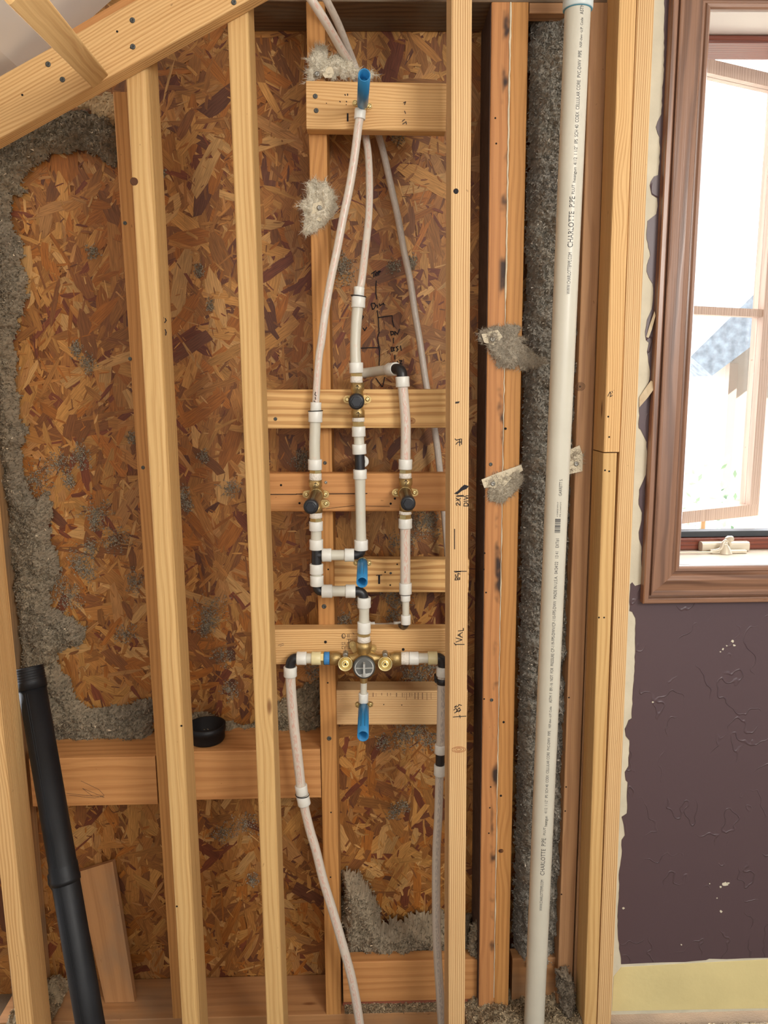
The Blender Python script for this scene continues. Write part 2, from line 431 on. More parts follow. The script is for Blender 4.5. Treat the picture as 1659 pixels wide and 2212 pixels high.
def text_mesh(body, font_scale=1.0):
    cu = bpy.data.curves.new('t', 'FONT'); cu.body = body; cu.size = 1
    o = bpy.data.objects.new('t', cu); COL.objects.link(o)
    dg = bpy.context.evaluated_depsgraph_get()
    me = bpy.data.meshes.new_from_object(o.evaluated_get(dg))
    vs = [v.co.copy() for v in me.vertices]; fs = [list(p.vertices) for p in me.polygons]
    bpy.data.objects.remove(o); bpy.data.meshes.remove(me); bpy.data.curves.remove(cu)
    x0 = min(v.x for v in vs); x1 = max(v.x for v in vs)
    return [Vector((v.x-x0, v.y, 0)) for v in vs], fs, x1-x0

# ------------------------------------------------------------------ planes of the place
YN = 1.53     # front of the new framing
YO = 1.72     # front of the old studs
YB = 1.86     # face of the sheathing
ZTOP = at(800, 3, YO).z

# ------------------------------------------------------------------ structure
# sheathing of strands
def osb():
    rng = random.Random(3)
    x0, x1 = at(-160, 1100, YB).x, at(1300, 1100, YB).x
    z0, z1 = 0.0, 2.615
    V = [(x0, YB, z0), (x1, YB, z0), (x1, YB, z1), (x0, YB, z1), (x0, YB+.012, z0), (x1, YB+.012, z0), (x1, YB+.012, z1), (x0, YB+.012, z1)]
    F = [[0, 1, 2, 3], [7, 6, 5, 4], [0, 4, 5, 1], [3, 2, 6, 7], [0, 3, 7, 4], [1, 5, 6, 2]]
    UV = []
    for f in F: UV += [(V[k][2], V[k][0]) for k in f]
    T = [srgb(120, 70, 30)]*8
    pal = [(srgb(182, 130, 68), 6), (srgb(166, 112, 56), 6), (srgb(150, 98, 48), 6), (srgb(128, 80, 42), 4), (srgb(192, 146, 88), 3),
           (srgb(116, 62, 38), 2), (srgb(104, 62, 40), 1), (srgb(160, 98, 40), 5), (srgb(172, 122, 70), 3)]
    cols = [c for c, w in pal for _ in range(w)]
    def flake(L, Wd, y, th):
        x = rng.uniform(x0, x1); z = rng.uniform(z0, z1)
        ct, st = math.cos(th), math.sin(th); n = 5
        top = []; bot = []
        bow = rng.uniform(-.12, .12)*Wd
        for i in range(n):
            q = i/(n-1); l = (q-.5)*L
            wv = Wd/2*(1 if 0 < i < n-1 else rng.uniform(.15, .95))
            j = lambda: rng.uniform(-.08, .08)*Wd
            e = rng.uniform(-.06, .06)*L if i in (0, n-1) else 0
            b = bow*math.sin(q*math.pi)*2
            top.append((l+e, wv+j()+b)); bot.append((l-e, -wv+j()+b))
        pts = bot+top[::-1]
        b0 = len(V); tx = rng.uniform(-.006, .006); tz = rng.uniform(-.012, .012)
        uo = rng.uniform(0, 50); vo = rng.uniform(0, 50)
        c = rng.choice(cols); k = rng.uniform(.8, 1.15); c = (c[0]*k, c[1]*k, c[2]*k, 1)
        for l, w_ in pts:
            px = min(max(x+l*ct-w_*st, x0), x1); pz = min(max(z+l*st+w_*ct, z0), z1)
            V.append((px, YB-y+tx*l+tz*w_, pz)); T.append(c)
        k = len(pts)
        for i in range(n-1):
            f = [b0+i, b0+i+1, b0+k-2-i, b0+k-1-i]
            F.append(f)
            for q in f: UV.append((pts[q-b0][0]+uo, pts[q-b0][1]+vo))
    for i in range(13800):
        r = i/13800
        big = rng.random()
        L = rng.uniform(.035, .10) if big < .75 else rng.uniform(.09, .16)
        Wd = L*rng.uniform(.12, .38) if rng.random() < .75 else L*rng.uniform(.05, .1)
        th = rng.gauss(math.pi/2, .75) if rng.random() < .75 else rng.uniform(0, math.pi)
        flake(L, min(Wd, .036), .0006+r*.0020, th)
    for i in range(6000):
        L = rng.uniform(.008, .03); flake(L, L*rng.uniform(.08, .25), .0024+rng.random()*.001, rng.uniform(0, math.pi))
    me = bpy.data.meshes.new('wall_back'); me.from_pydata(V, [], F)
    uvl = me.uv_layers.new(name='UVMap'); uvl.data.foreach_set('uv', [c for q in UV for c in q])
    a = me.attributes.new('tone', 'FLOAT_COLOR', 'POINT'); a.data.foreach_set('color', [c for t in T for c in t])
    o = mk('wall_back', me, 'osb'); o['kind'] = 'structure'
    return o
WB = osb()

def struct(name, mb, mat):
    o = mb.build(name, mat); o['kind'] = 'structure'; return o
fl = MB(); fl.box((-2.6, -2.5, -.05), (2.6, YB+.25, 0)); struct('floor', fl, 'concrete')

# ceiling: slopes up to the right along the raked plate, runs back over the room
cA = at(0, 160, YN-.02); cB = at(321, -5, YN-.02); cdv = (cB-cA).normalized()
nrm = Vector((-cdv.z, 0, cdv.x))
cl = [cA-cdv*1.0+nrm*.008, cA+cdv*.03+nrm*.008, cA+cdv*1.02+nrm*.24]
mb = MB(); mb.prism([Vector((p.x, -.3, p.z)) for p in cl]+[Vector((p.x, -.3, p.z))+nrm*.02 for p in cl[::-1]], (0, 1.87, 0))
struct('ceiling', mb, 'white')
mb = MB(); mb.box((-2.6, -2.6, 2.62), (2.6, YB+.35, 2.66)); struct('ceiling', mb, 'white')

# ------------------------------------------------------------------ top and bottom plates (old wall)
xL, xR = at(-120, 1100, YO).x, at(1312, 0, YO).x
def plate(name, z, h, d, mat, label, xa=xL, xb=xR, y=YO):
    r = empty(name, ((xa+xb)/2, y+d/2, z), label, 'plate')
    mb = MB(); beam_mb(mb, (xa, y, z), (xb, y, z), (0, 0, 1), h, d, c=.002); mb.build('board', mat, r); return r
xstop = at(520, 10, YO).x
tp = plate('top_plate', ZTOP, .038, YB-YO-.004, 'dusty', 'dusty grey top plate crossing above the studs', xa=xstop)
bp_ = plate('bottom_plate', 0.0005, .0375, YB-YO-.004, 'plate', 'worn bottom plate lying under all the old studs', xb=at(1320, 2200, YO).x)

# ------------------------------------------------------------------ old studs
tz = ZTOP-.0005
rake = lambda x: cA.z+(x-cA.x)*cdv.z/cdv.x
O2 = YB-YO-.004
sA = stud('wall_stud', 'olda', (-42, 1440), (29, 2190), YO, 'dusty grey-brown old stud at the far left, behind the slanting black pipe', d=O2, ztop=rake(at(-110, 700, YO).x)-.02)
sB = stud('wall_stud', 'old', (249, 290), (370, 2150), YO, 'old orange stud half hidden behind the left full-height new stud', d=O2, ztop=rake(at(250, 290, YO).x)-.02)
sC = stud('wall_stud', 'old', (661, 10), (704, 2180), YO, 'old orange stud behind the plumbing, between the two new studs', d=O2, ztop=tz)
sD = stud('wall_stud', 'oldd', (1062, 10), (1034, 2170), YO, 'left board of the doubled orange studs, black stains along its seam', d=O2, ztop=tz, w=.0395)
sD2 = stud('wall_stud', 'old', (1104, 10), (1067, 2170), YO, 'right board of the doubled orange studs, beside the insulation strip', d=O2, ztop=tz, w=.037)
sE = stud('wall_stud', 'olde', (1276, 10), (1205, 2100), YO, 'brown knotty stud directly behind and right of the white pipe', d=O2, ztop=tz)
sH = stud('wall_stud', 'olde', (1315, 10), (1240, 2100), YO+.0005, 'old stud hidden behind the trimmers, right of the knotty brown stud', d=O2-.001, ztop=tz)
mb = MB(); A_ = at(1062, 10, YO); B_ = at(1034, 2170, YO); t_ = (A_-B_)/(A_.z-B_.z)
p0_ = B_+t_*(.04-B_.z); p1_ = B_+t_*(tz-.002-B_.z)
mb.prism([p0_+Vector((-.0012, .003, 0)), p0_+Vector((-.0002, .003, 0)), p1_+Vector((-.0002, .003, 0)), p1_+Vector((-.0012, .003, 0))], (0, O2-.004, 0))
mb.build('shaded_dusty_side', plain('shade_dust_wood', srgb(78, 60, 52), .85, var=.4, vscale=30, bump=.5), sD)  # thin sheet: dust plus the side's shade, painted into a dark brown
# caulk bead down the seam of the doubled studs
mb = MB(); rng = random.Random(5); pts = []; rr = []
for i in range(150):
    q = i/149; y = 5+q*2150
    pts.append(at(1103-q*36.5, y, YO-.0005)+Vector((rng.uniform(-.0006, .0006), 0, 0))); rr.append(.0008+.0016*abs(noise.noise(Vector((q*40, 0, 0)))) + (.001 if q < .3 else 0))
mb.sweep(pts, rr, n=7); mb.build('glue_bead', 'paper', sD)
for x, y in [(1072, 310), (1070, 255), (1060, 1003), (1047, 1195), (1045, 1230), (1050, 1280), (1046, 1510), (1060, 1700), (1058, 1745), (1056, 1800)]: hole(x, y, YO, sD)
screw(1060, 1003, YO, sD); screw(1062, 1512, YO, sD)
for x, y in [(1092, 926), (1088, 1560), (1082, 1719), (1080, 1838)]: hole(x, y, YO, sD2, .003, 'knot')
for x, y in [(1229, 1507), (1223, 1700), (1221, 1752), (1213, 1932)]: hole(x, y, YO, sE)
screw(270, 482, YO, sB); screw(281, 775, YO, sB); screw(309, 1010, YO, sB)
for x, y in [(700, 1310), (711, 1595)]: screw(x, y, YO, sC, .0055)
for x, y in [(709, 1230), (708, 1475), (715, 1755), (714, 1895)]: hole(x, y, YO, sC)
screw(702, 1000, YO, sC)

# ------------------------------------------------------------------ new studs in front
NW = .038
def wane1(s): return .008+.010*abs(noise.noise(Vector((s*1.6, 3.1, 0))))+.003*noise.noise(Vector((s*9, 0, 0)))
def wane2(s): return .004+.005*abs(noise.noise(Vector((s*1.2, 8.1, 0))))
zt1 = rake(at(300, 150, YN).x)-.03
s1 = stud('wall_stud', 'stud', (272, 170), (393, 2212), YN, 'yellow new stud with a wavy waned edge, left of the black cup', ztop=zt1, wane=wane1, zbot=.0005)
s2 = stud('wall_stud', 'stud', (489, 0), (576, 2212), YN, 'yellow new stud just left of the plumbing and its blocks', ztop=rake(at(510, 0, YN).x)-.03, wane=wane2, zbot=.0005)
s3 = stud('wall_stud', 'newf', (975, 0), (968, 2212), YN, 'straight-grained new stud with black pen notes, right of the plumbing', ztop=2.612, zbot=.0005)
s0 = stud('wall_stud', 'new', (-52, 1417), (31, 2188), YN, 'new stud at the bottom left edge, left of the black pipe', ztop=rake(at(-60, 900, YN).x)-.03, zbot=.0005, wane=wane2)
YT = 1.64
tF1 = stud('trimmer_stud', 'new', (1338, 0), (1304, 977), YT, 'upper brown trimmer board with a pencilled mark, ending above a butt joint', w=.0345, d=.079, ztop=2.612, zbot=at(1304, 977, YT).z+.0004)
tF2 = stud('trimmer_stud', 'stud', (1303, 981), (1262, 2212), YT, 'lower yellow trimmer board, standing under the butt joint', w=.0305, d=.079, ztop=at(1300, 979, YT).z, zbot=.0005)
tG = stud('trimmer_stud', 'newf', (1377, 0), (1290, 2212), YT, 'full-height trimmer board next to the torn purple wall', w=.0345, d=.079, ztop=2.612, zbot=.0005)
for x, y in [(356, 690), (356, 713)]: pass
ink('pen_mark', [[(353, 686), (352, 696)], [(357, 688), (359, 692), (356, 697)], [(352, 710), (352, 720)], [(357, 712), (359, 718), (358, 724)]], YN+.028, s1, .002)
mbk = MB(); mbk.lathe(at(290, 392, YN)+Vector((0, .0005, 0)), at(290, 392, YN)-Vector((0, .0008, 0)), [(0, .008), (1, .006)], n=14)
ob = mbk.build('knot', plain('dark_knot', srgb(88, 52, 26), .8), s1)
for x, y in [(382, 1958), (392, 1568)]: hole(x, y, YN, s1, .0022)
for x, y in [(1018, 998)]: pass
# the notch with black knot
mbk = MB(); mbk.prism([at(x, y, YN-.0008) for x, y in [(1013, 1050), (1008, 1056), (998, 1060), (988, 1068), (981, 1066), (990, 1060), (996, 1053), (1003, 1047)]], (0, .001, 0))
mbk.build('knot', 'ink', s3)
mbk = MB(); mbk.lathe(at(985, 413, YN)+Vector((0, .0005, 0)), at(985, 413, YN)-Vector((0, .001, 0)), [(0, .0055), (.8, .0045), (1, .002)], n=14); mbk.build('knot', 'ink', s3)
mbk = MB(); P = at(991, 1619, YN)
for rr_ in (.0145, .0105, .0055):
    ring_pts = [P+Vector((math.cos(a)*rr_, -.0004, math.sin(a)*rr_*.45)) for a in [i*math.pi/12 for i in range(25)]]
    mbk.sweep(ring_pts, .0005, n=5, caps=False)
mbk.build('knot', plain('brown_knot_ring', srgb(170, 110, 66), .8), s3)
notes = [
 [[(984, 869), (992, 868)], [(984, 871), (991, 870)]],
 [[(983, 948), (986, 951), (995, 948)], [(989, 955), (997, 955)], [(993, 949), (993, 963)], [(997, 948), (997, 960)], [(985, 960), (988, 956)]],
 [[(987, 1071), (1001, 1070)], [(986, 1072), (1002, 1072)], [(1006, 1071), (1011, 1071)]],
 [[(987, 1092), (985, 1088), (988, 1086), (994, 1092), (994, 1085)], [(986, 1081), (995, 1077)], [(985, 1076), (994, 1083)]],        # 2X
 [[(1002, 1093), (1011, 1093), (1011, 1089), (1008, 1086), (1003, 1087), (1002, 1093)], [(1002, 1083), (1011, 1082)], [(1002, 1079), (1011, 1076), (1002, 1072)]],   # DIV
 [[(982, 1143), (982, 1186)]],
 [[(981, 1234), (1008, 1234)], [(983, 1236), (995, 1235)]],
 [[(983, 1253), (993, 1252)], [(983, 1253), (984, 1248), (988, 1248), (989, 1252)], [(989, 1249), (993, 1248), (993, 1252)], [(984, 1241), (984, 1245), (989, 1245), (989, 1239), (994, 1240)]],   # BS
 [[(983, 1392), (1003, 1392)], [(981, 1389), (985, 1394)]],
 [[(985, 1387), (998, 1382), (985, 1378)], [(999, 1377), (989, 1372), (999, 1366)], [(994, 1375), (993, 1369)], [(990, 1363), (1001, 1362), (1001, 1357)]],   # VAL
 [[(979, 1549), (1007, 1547)], [(993, 1545), (994, 1551)]],
 [[(982, 1540), (994, 1534)], [(980, 1534), (985, 1530), (988, 1535), (984, 1539)], [(987, 1534), (992, 1529), (995, 1534), (991, 1538)], [(986, 1524), (982, 1528), (989, 1526), (992, 1522), (997, 1524)]],  # BS
]
for g in notes: ink('pen_note', g, YN, s3, .0016)
ink('pen_mark', [[(1313, 856), (1317, 848), (1320, 850), (1318, 857), (1323, 854)], [(1318, 846), (1319, 849)], [(1322, 845), (1323, 848)]], YT, tF1, .0013)
for x, y in [(1296, 900), (1298, 944)]: hole(x+18, y, YT, tF1)
for x, y in [(1283, 1016), (1292, 1018), (1270, 1334), (1281, 1334)]: hole(x+24, y, YT, tF2)
mbk = MB(); P = at(1300, 2020, YT)

# raked plate, batten and brace at the top left
def rakep(name, mat, pts, Y, d, label, cat):
    P = [at(x, y, Y) for x, y in pts]
    root = empty(name, (P[0]+P[2])/2+Vector((0, d/2, 0)), label, cat)
    mb = MB(); beam_mb(mb, P[3], P[2], P[0]-P[3], ((P[0]-P[3]).dot((P[0]-P[3]-(P[2]-P[3]).normalized()*(P[0]-P[3]).dot((P[2]-P[3]).normalized())).normalized())), d, c=.003)
    mb.build('board', mat, root); return root
rp = rakep('raked_plate', 'new', [(-80, 208), (480, -78), (620, -46), (-80, 343)], YN-.039, .038, 'sloping new plate climbing to the right across the stud tops', 'plate')
for x, y in [(104, 139), (135, 172), (286, 44), (287, 101), (505, 5)]: screw(x, y, YN-.039, rp, .0048)
for x, y in [(253, 68), (283, 103), (48, 205)]: hole(x, y, YN-.039, rp)
bt = rakep('ceiling_batten', 'block', [(150, 64), (372, -70), (372, -34), (150, 98)], YN-.032, .03, 'thin batten under the white ceiling, above the sloping plate', 'batten')
a0 = at(168, 150, 1.452); a1 = at(-42, -62, .86)
root = empty('brace_board', a0, 'short board coming down from the upper left onto the sloping plate', 'brace')
mb = MB(); beam_mb(mb, a0, a1, at(195, 126, 1.452)-a0, .036, .036); mb.build('board', 'stud', root)

# ------------------------------------------------------------------ blocking
YK = YO-.0385
k1 = block('mounting_block', 'new', [(662, 172), (963, 180), (963, 277+6), (662, 278)], YK, .038, 'topmost pale block, screwed on behind the highest blue stub', c=.004)
k2 = block('mounting_block', 'knotty', [(573, 842), (992, 840), (992, 924), (573, 926)], YK, .038, 'pale wavy-grained block behind the upper brass valve')
k3 = block('mounting_block', 'block', [(581, 1022), (992, 1023), (992, 1105), (581, 1106)], YK, .038, 'orange split block behind the pair of slanting brass valves', c=.006)
YC = YO+.03
k4 = block('mounting_block', 'knotty', [(722, 1210), (1012, 1208), (1012, 1280), (722, 1280)], YC, .038, 'short pale block behind the middle blue stub')
k5 = block('mounting_block', 'new', [(588, 1356), (992, 1362), (992, 1434), (592, 1436)], YK, .038, 'grooved pale block with a faded stamp behind the shower valve')
k6 = block('mounting_block', 'newf', [(727, 1493), (1008, 1490), (1008, 1566), (727, 1566)], YC, .060, 'lowest pale block, behind the bottom blue stub')
for x, y in [(681, 208), (683, 239)]: screw(x, y, YK, k1, .005)
for x, y in [(595, 905)]: screw(x, y, YK, k2, .004)
hole(748, 226, YK, k1, .001); hole(735, 220, YK, k1, .001); hole(705, 223, YK, k1, .001)
ink('pen_mark', [[(751, 246), (751, 261)]], YK, k1, .0035)
ink('pen_mark', [[(751, 203), (751, 206)], [(745, 204), (746, 206)], [(734, 219), (735, 220)], [(748, 219), (749, 220)]], YK, k1, .002)
ink('lumber_stamp', [[(869, 262), (874, 258)], [(870, 268), (877, 263), (878, 268)], [(874, 240), (876, 245)], [(872, 222), (876, 220), (874, 226)]], YK, k1, .002, 'stampi')
for x, y in [(607, 1048), (647, 1087), (844, 1088), (853, 1077)]: hole(x, y, YK, k3, .0026)
ink('split', [[(581, 1068), (640, 1068)], [(640, 1067.5), (700, 1067), (765, 1066.5)], [(765, 1066.5), (793, 1066)]], YK, k3, .0018, 'dark')
ink('split', [[(705, 1099), (765, 1092)], [(790, 1093), (842, 1094)]], YK, k3, .0009, 'dark')
screw(704, 1042, YK, k3, .0035, 'steel')
screw(844, 1238, YC, k4, .003); 
ink('pen_mark', [[(819, 1244), (819, 1260)]], YC, k4, .0048)
ink('pen_mark', [[(813, 1243), (825, 1242)]], YC, k4, .0018)
for x, y in [(832, 1236), (858, 1219), (843, 1264)]: hole(x, y, YC, k4)
for x, y in [(703, 1387), (871, 1403)]: hole(x, y, YK, k5, .0034)
ink('split', [[(601, 1394), (612, 1390)], [(605, 1396), (613, 1393)]], YK, k5, .001, 'stampi')
st = [[(742+4*math.cos(a), 1374+5*math.sin(a)) for a in [i*math.pi/5 for i in range(11)]], [(740, 1371), (740, 1377), (744, 1377)], [(751, 1370), (751, 1377)], [(754, 1370), (754, 1377)],
      [(749, 1381), (758, 1381)], [(753, 1381), (754, 1402)], [(750, 1389), (757, 1387)], [(757, 1383), (757, 1402)], [(760, 1383), (762, 1392), (758, 1400)], [(762, 1367), (765, 1370)],
      [(738, 1388), (742, 1388)], [(738, 1391), (742, 1392)], [(745, 1387), (745, 1392)], [(738, 1396), (742, 1396)], [(738, 1399), (741, 1402)], [(745, 1396), (745, 1403)]]
ink('lumber_stamp', st, YK, k5, .0012, 'stampi')
mbs = MB(); rng = random.Random(2); xx = 806
while xx < 935:
    w_ = rng.uniform(1, 4); h_ = rng.uniform(6, 15) if xx > 860 else rng.uniform(3, 8)
    stroke_mb(mbs, [(xx, 1497), (xx, 1497+h_)], YC-.0006, mm(xx, 1500, YC, w_*.55)); xx += w_+rng.uniform(2, 7 if xx > 860 else 14)
mbs.build('lumber_stamp', plain('faint_stamp', srgb(150, 116, 84), .9), k6)
for x, y in [(829, 1522), (868, 1523)]: hole(x, y, YC, k6, .0014)

def knot_rings(P, r, parent, col=(150, 92, 54), el=.8, n=4, w=.0005):
    mb = MB()
    for q in range(n):
        rr_ = r*(1-q/n)
        mb.sweep([P+Vector((math.cos(a)*rr_, -.0003, math.sin(a)*rr_*el)) for a in [i*math.pi/12 for i in range(25)]], w, n=5, caps=False)
    mb.lathe(P+Vector((0, .0003, 0)), P-Vector((0, .0006, 0)), [(0, r*.26), (1, r*.2)], n=12)
    return mb.build('knot', plain('knot_brown', srgb(*col), .8), parent)
knot_rings(at(889, 909, YK), .008, k2); knot_rings(at(1253, 835, YO), .011, sE, (92, 64, 44)); knot_rings(at(1082, 1838, YO), .006, sD2, (96, 56, 28))
# fire blocking in the left bays, pieces at the bottom
zt = at(500, 1622, YO).z; h5 = .127
def hblock(name, mat, xa, xb, zt, h, Y, d, label):
    r = empty(name, ((xa+xb)/2, Y+d/2, zt-h), label, 'block'); mb = MB(); beam_mb(mb, (xa, Y, zt-h), (xb, Y, zt-h), (0, 0, 1), h, d); mb.build('board', mat, r); return r
g1 = hblock('fire_block', 'block', at(65, 1690, YO).x+.002, at(338, 1690, YO).x, at(250, 1636, YO).z, .123, YO, O2, 'orange horizontal block behind the slanting black pipe')
g2 = hblock('fire_block', 'block', at(384, 1690, YO).x, at(694, 1690, YO).x-.001, zt, .125, YO, O2, 'orange horizontal block carrying the black cup')
for x, y in [(411, 1652)]: screw(x+6, y, YO, g2, .003, 'steel')
ink('pencil_scribble', [[(144, 1714), (225, 1722), (178, 1703)], [(178, 1703), (200, 1720)], [(175, 1687), (213, 1705), (225, 1718), (205, 1724), (150, 1718)]], YO, g1, .0008, 'stampi')
g3 = hblock('bottom_block', 'block', at(741, 2120, 1.745).x, at(1030, 2120, 1.745).x, at(800, 2078, 1.745).z, at(800, 2078, 1.745).z-.0485, 1.745, .038, 'orange block lying at the foot of the plumbing bay under grey insulation')
mb = MB(); mb.prism([(at(741, 2180, 1.745).x, 1.746, .0385), (at(1029, 2180, 1.745).x, 1.746, .0385), (at(1029, 2180, 1.745).x, 1.746, .048), (at(741, 2180, 1.745).x, 1.746, .048)], (0, .03, 0))
o = mb.build('wood_strip', plain('reddish_strip', srgb(150, 84, 60), .7, var=.2), None); tag(o, 'thin reddish strip under the block at the foot of the plumbing bay', 'strip')
g4 = hblock('bottom_block', 'plate', at(1106, 2120, 1.745).x, at(1204, 2120, 1.745).x, at(1150, 2070, 1.745).z, at(1150, 2070, 1.745).z-.0388, 1.745, .038, 'brown block at the foot of the insulated bay, behind the white pipe')
# header between the doubled studs and the pipe stud
hb = hblock('header_block', 'olde', at(1143, 10, YO).x+.001, at(1276, 10, YO).x-.001, ZTOP-.0005, ZTOP-at(1200, 28, YO).z, YO, .038, 'short brown header above the insulation strip, behind the pipe coupling')

# leaning offcut in the left bay
P = [at(165, 1885, YB-.028), at(243, 1861, YB-.028), at(291, 2166, YO+.055), at(229, 2194, YO+.055)]
for p_ in P[2:]: p_.z = max(p_.z, .0395)
root = empty('board_offcut', (P[2]+P[3])/2, 'dusty wide board offcut leaning in the lower left bay', 'board')
mb = MB(); nn = (P[1]-P[0]).cross(P[3]-P[0]).normalized()
if nn.y < 0: nn = -nn
mb.prism(P, nn*.018); mb.build('board', 'plate', root)

# ------------------------------------------------------------------ cellulose insulation
def inside(p, poly):
    x, y = p; c = False; j = len(poly)-1
    for i in range(len(poly)):
        xi, yi = poly[i]; xj, yj = poly[j]
        if (yi > y) != (yj > y) and x < (xj-xi)*(y-yi)/(yj-yi)+xi: c = not c
        j = i
    return c
def edge_d(p, poly):
    x, y = p; m = 1e9; j = len(poly)-1
    for i in range(len(poly)):
        x1, y1 = poly[j]; x2, y2 = poly[i]; dx, dy = x2-x1, y2-y1
        t = max(0, min(1, ((x-x1)*dx+(y-y1)*dy)/(dx*dx+dy*dy+1e-12)))
        m = min(m, math.hypot(x-x1-t*dx, y-y1-t*dy)); j = i
    return m
def fluff(name, poly, Y, Hh, label, edge=.03, step=.0035, chips=9, tone=(142, 130, 110), seed=1, rough=.010, group=None, cat='insulation', jag=.012):
    """poly in photo pixels on plane Y; heightfield of lumpy cellulose standing Hh off it, with loose fibres"""
    rng = random.Random(seed)
    pw = [(at(x, y, Y).x, at(x, y, Y).z) for x, y in poly]
    xs = [p[0] for p in pw]; zs = [p[1] for p in pw]
    x0, x1, z0, z1 = min(xs), max(xs), min(zs), max(zs)
    nx = int((x1-x0)/step)+1; nz = int((z1-z0)/step)+1
    V = []; T = []; idx = {}; F = []
    base = srgb(*tone)
    for j in range(nz+1):
        for i in range(nx+1):
            x = x0+i*step; z = z0+j*step
            q = Vector((x*14, z*14, seed)); 
            jx = noise.noise(q*3.3)*jag; jz = noise.noise(q*3.3+Vector((9, 9, 0)))*jag
            if not inside((x+jx, z+jz), pw): continue
            d = edge_d((x+jx, z+jz), pw)
            e = min(1, d/edge); e = e*(2-e)
            n1 = noise.fractal(Vector((x*22, z*22, seed*3.)), 1, 2, 4)
            n2 = abs(noise.noise(Vector((x*75, z*75, seed*5.))))
            n3 = abs(noise.noise(Vector((x*160, z*160, seed*7.))))
            h = e*(Hh+n1*rough*1.4)+n2*rough*1.3*(.3+.7*e)+n3*rough*.6
            h = max(h, .0008)
            idx[(i, j)] = len(V)
            V.append((x+rng.uniform(-.3, .3)*step, Y-h, z+rng.uniform(-.3, .3)*step))
            k = .75+.5*rng.random(); g = noise.noise(Vector((x*9, z*9, seed)))
            c = (base[0]*k*(1+.25*g), base[1]*k*(1+.22*g), base[2]*k*(1+.15*g), 1)
            T.append(c)
    for (i, j) in list(idx):
        a = idx[(i, j)]; b = idx.get((i+1, j)); c = idx.get((i+1, j+1)); d = idx.get((i, j+1))
        if b is not None and c is not None and d is not None: F.append([a, b, c, d])
    nb = len(V)
    nchips = int(nb*chips/7)
    for q in range(nchips):
        v = V[rng.randrange(nb)]
        L = rng.uniform(.003, .011); wv = rng.uniform(.0007, .0024)
        d = Vector((rng.gauss(0, 1), rng.gauss(0, .6)-.2, rng.gauss(0, 1))).normalized()*L
        s = d.cross(Vector((rng.gauss(0, 1), rng.gauss(0, 1), rng.gauss(0, 1)))).normalized()*wv
        p = Vector(v)+Vector((rng.uniform(-.002, .002), -rng.uniform(0, .006), rng.uniform(-.002, .002)))
        b = len(V); V += [tuple(p-d*.5-s), tuple(p+d*.5), tuple(p-d*.3+s)]; F.append([b, b+1, b+2])
        k = rng.choice((.45, .65, .85, 1.0, 1.25)) if rng.random() < .99 else 2.6
        c = (base[0]*k, base[1]*k, base[2]*k, 1); T += [c]*3
    me = bpy.data.meshes.new(name); me.from_pydata(V, [], F)
    a = me.attributes.new('tone', 'FLOAT_COLOR', 'POINT'); a.data.foreach_set('color', [c for t in T for c in t])
    o = mk(name, me, 'cell'); tag(o, label, cat, group, 'stuff'); return o

poly_left = [(-70, 330), (0, 245), (60, 232), (170, 238), (255, 262), (262, 300), (258, 362), (215, 345), (175, 322), (120, 338), (70, 365), (52, 400), (58, 425), (30, 425), (28, 470), (46, 520), (62, 600), (70, 640), (48, 690), (36, 780), (48, 870), (60, 925), (52, 990), (60, 1040), (78, 1075), (112, 1050), (116, 1120), (114, 1175), (134, 1195), (130, 1240), (114, 1272), (120, 1300), (148, 1325), (190, 1350), (180, 1390), (138, 1405), (124, 1430), (150, 1462), (166, 1505), (195, 1518), (235, 1530), (290, 1508), (334, 1500), (338, 1640), (120, 1645), (90, 1500), (52, 1440), (40, 1300), (20, 1100), (-10, 880), (-70, 800)]
fluff('cellulose_insulation', poly_left, YB-.001, .035, 'grey insulation clinging round the left bay of strand board', seed=2, chips=9)
fluff('cellulose_insulation', [(380, 1560), (414, 1540), (450, 1532), (490, 1555), (545, 1560), (580, 1530), (620, 1500), (660, 1480), (697, 1455), (697, 1618), (380, 1618)], YB-.001, .03, 'grey insulation behind and right of the black cup', seed=3, chips=8, tone=(140, 126, 102))
fluff('cellulose_insulation', [(738, 1868), (770, 1872), (800, 1898), (818, 1945), (828, 1975), (870, 1968), (920, 1962), (1000, 1962), (1045, 2010), (1045, 2068), (1028, 2066), (980, 2068), (925, 2070), (860, 2070), (738, 2070)], YB-.003, .075, 'grey insulation heaped low in the plumbing bay', seed=4, chips=8, tone=(150, 136, 114))
fluff('cellulose_insulation', [(1141, 30), (1276, 30), (1256, 700), (1237, 1400), (1213, 1950), (1206, 2058), (1104, 2072), (1118, 1400), (1130, 700)], YO+.09, .05, 'tall strip of packed grey insulation behind the white pipe', seed=5, chips=9, tone=(152, 146, 134), rough=.016, jag=.004)
fluff('cellulose_insulation', [(1010, 1990), (1045, 1985), (1040, 2075), (1010, 2072)], YO+.05, .02, 'small clump of insulation left of the doubled studs', seed=6, chips=8)
fluff('cellulose_insulation', [(1194, 2092), (1222, 2080), (1240, 2110), (1246, 2190), (1200, 2196), (1208, 2150)], YO-.002, .035, 'grey wad of insulation at the foot of the trimmers', seed=8, chips=9, tone=(120, 108, 92))
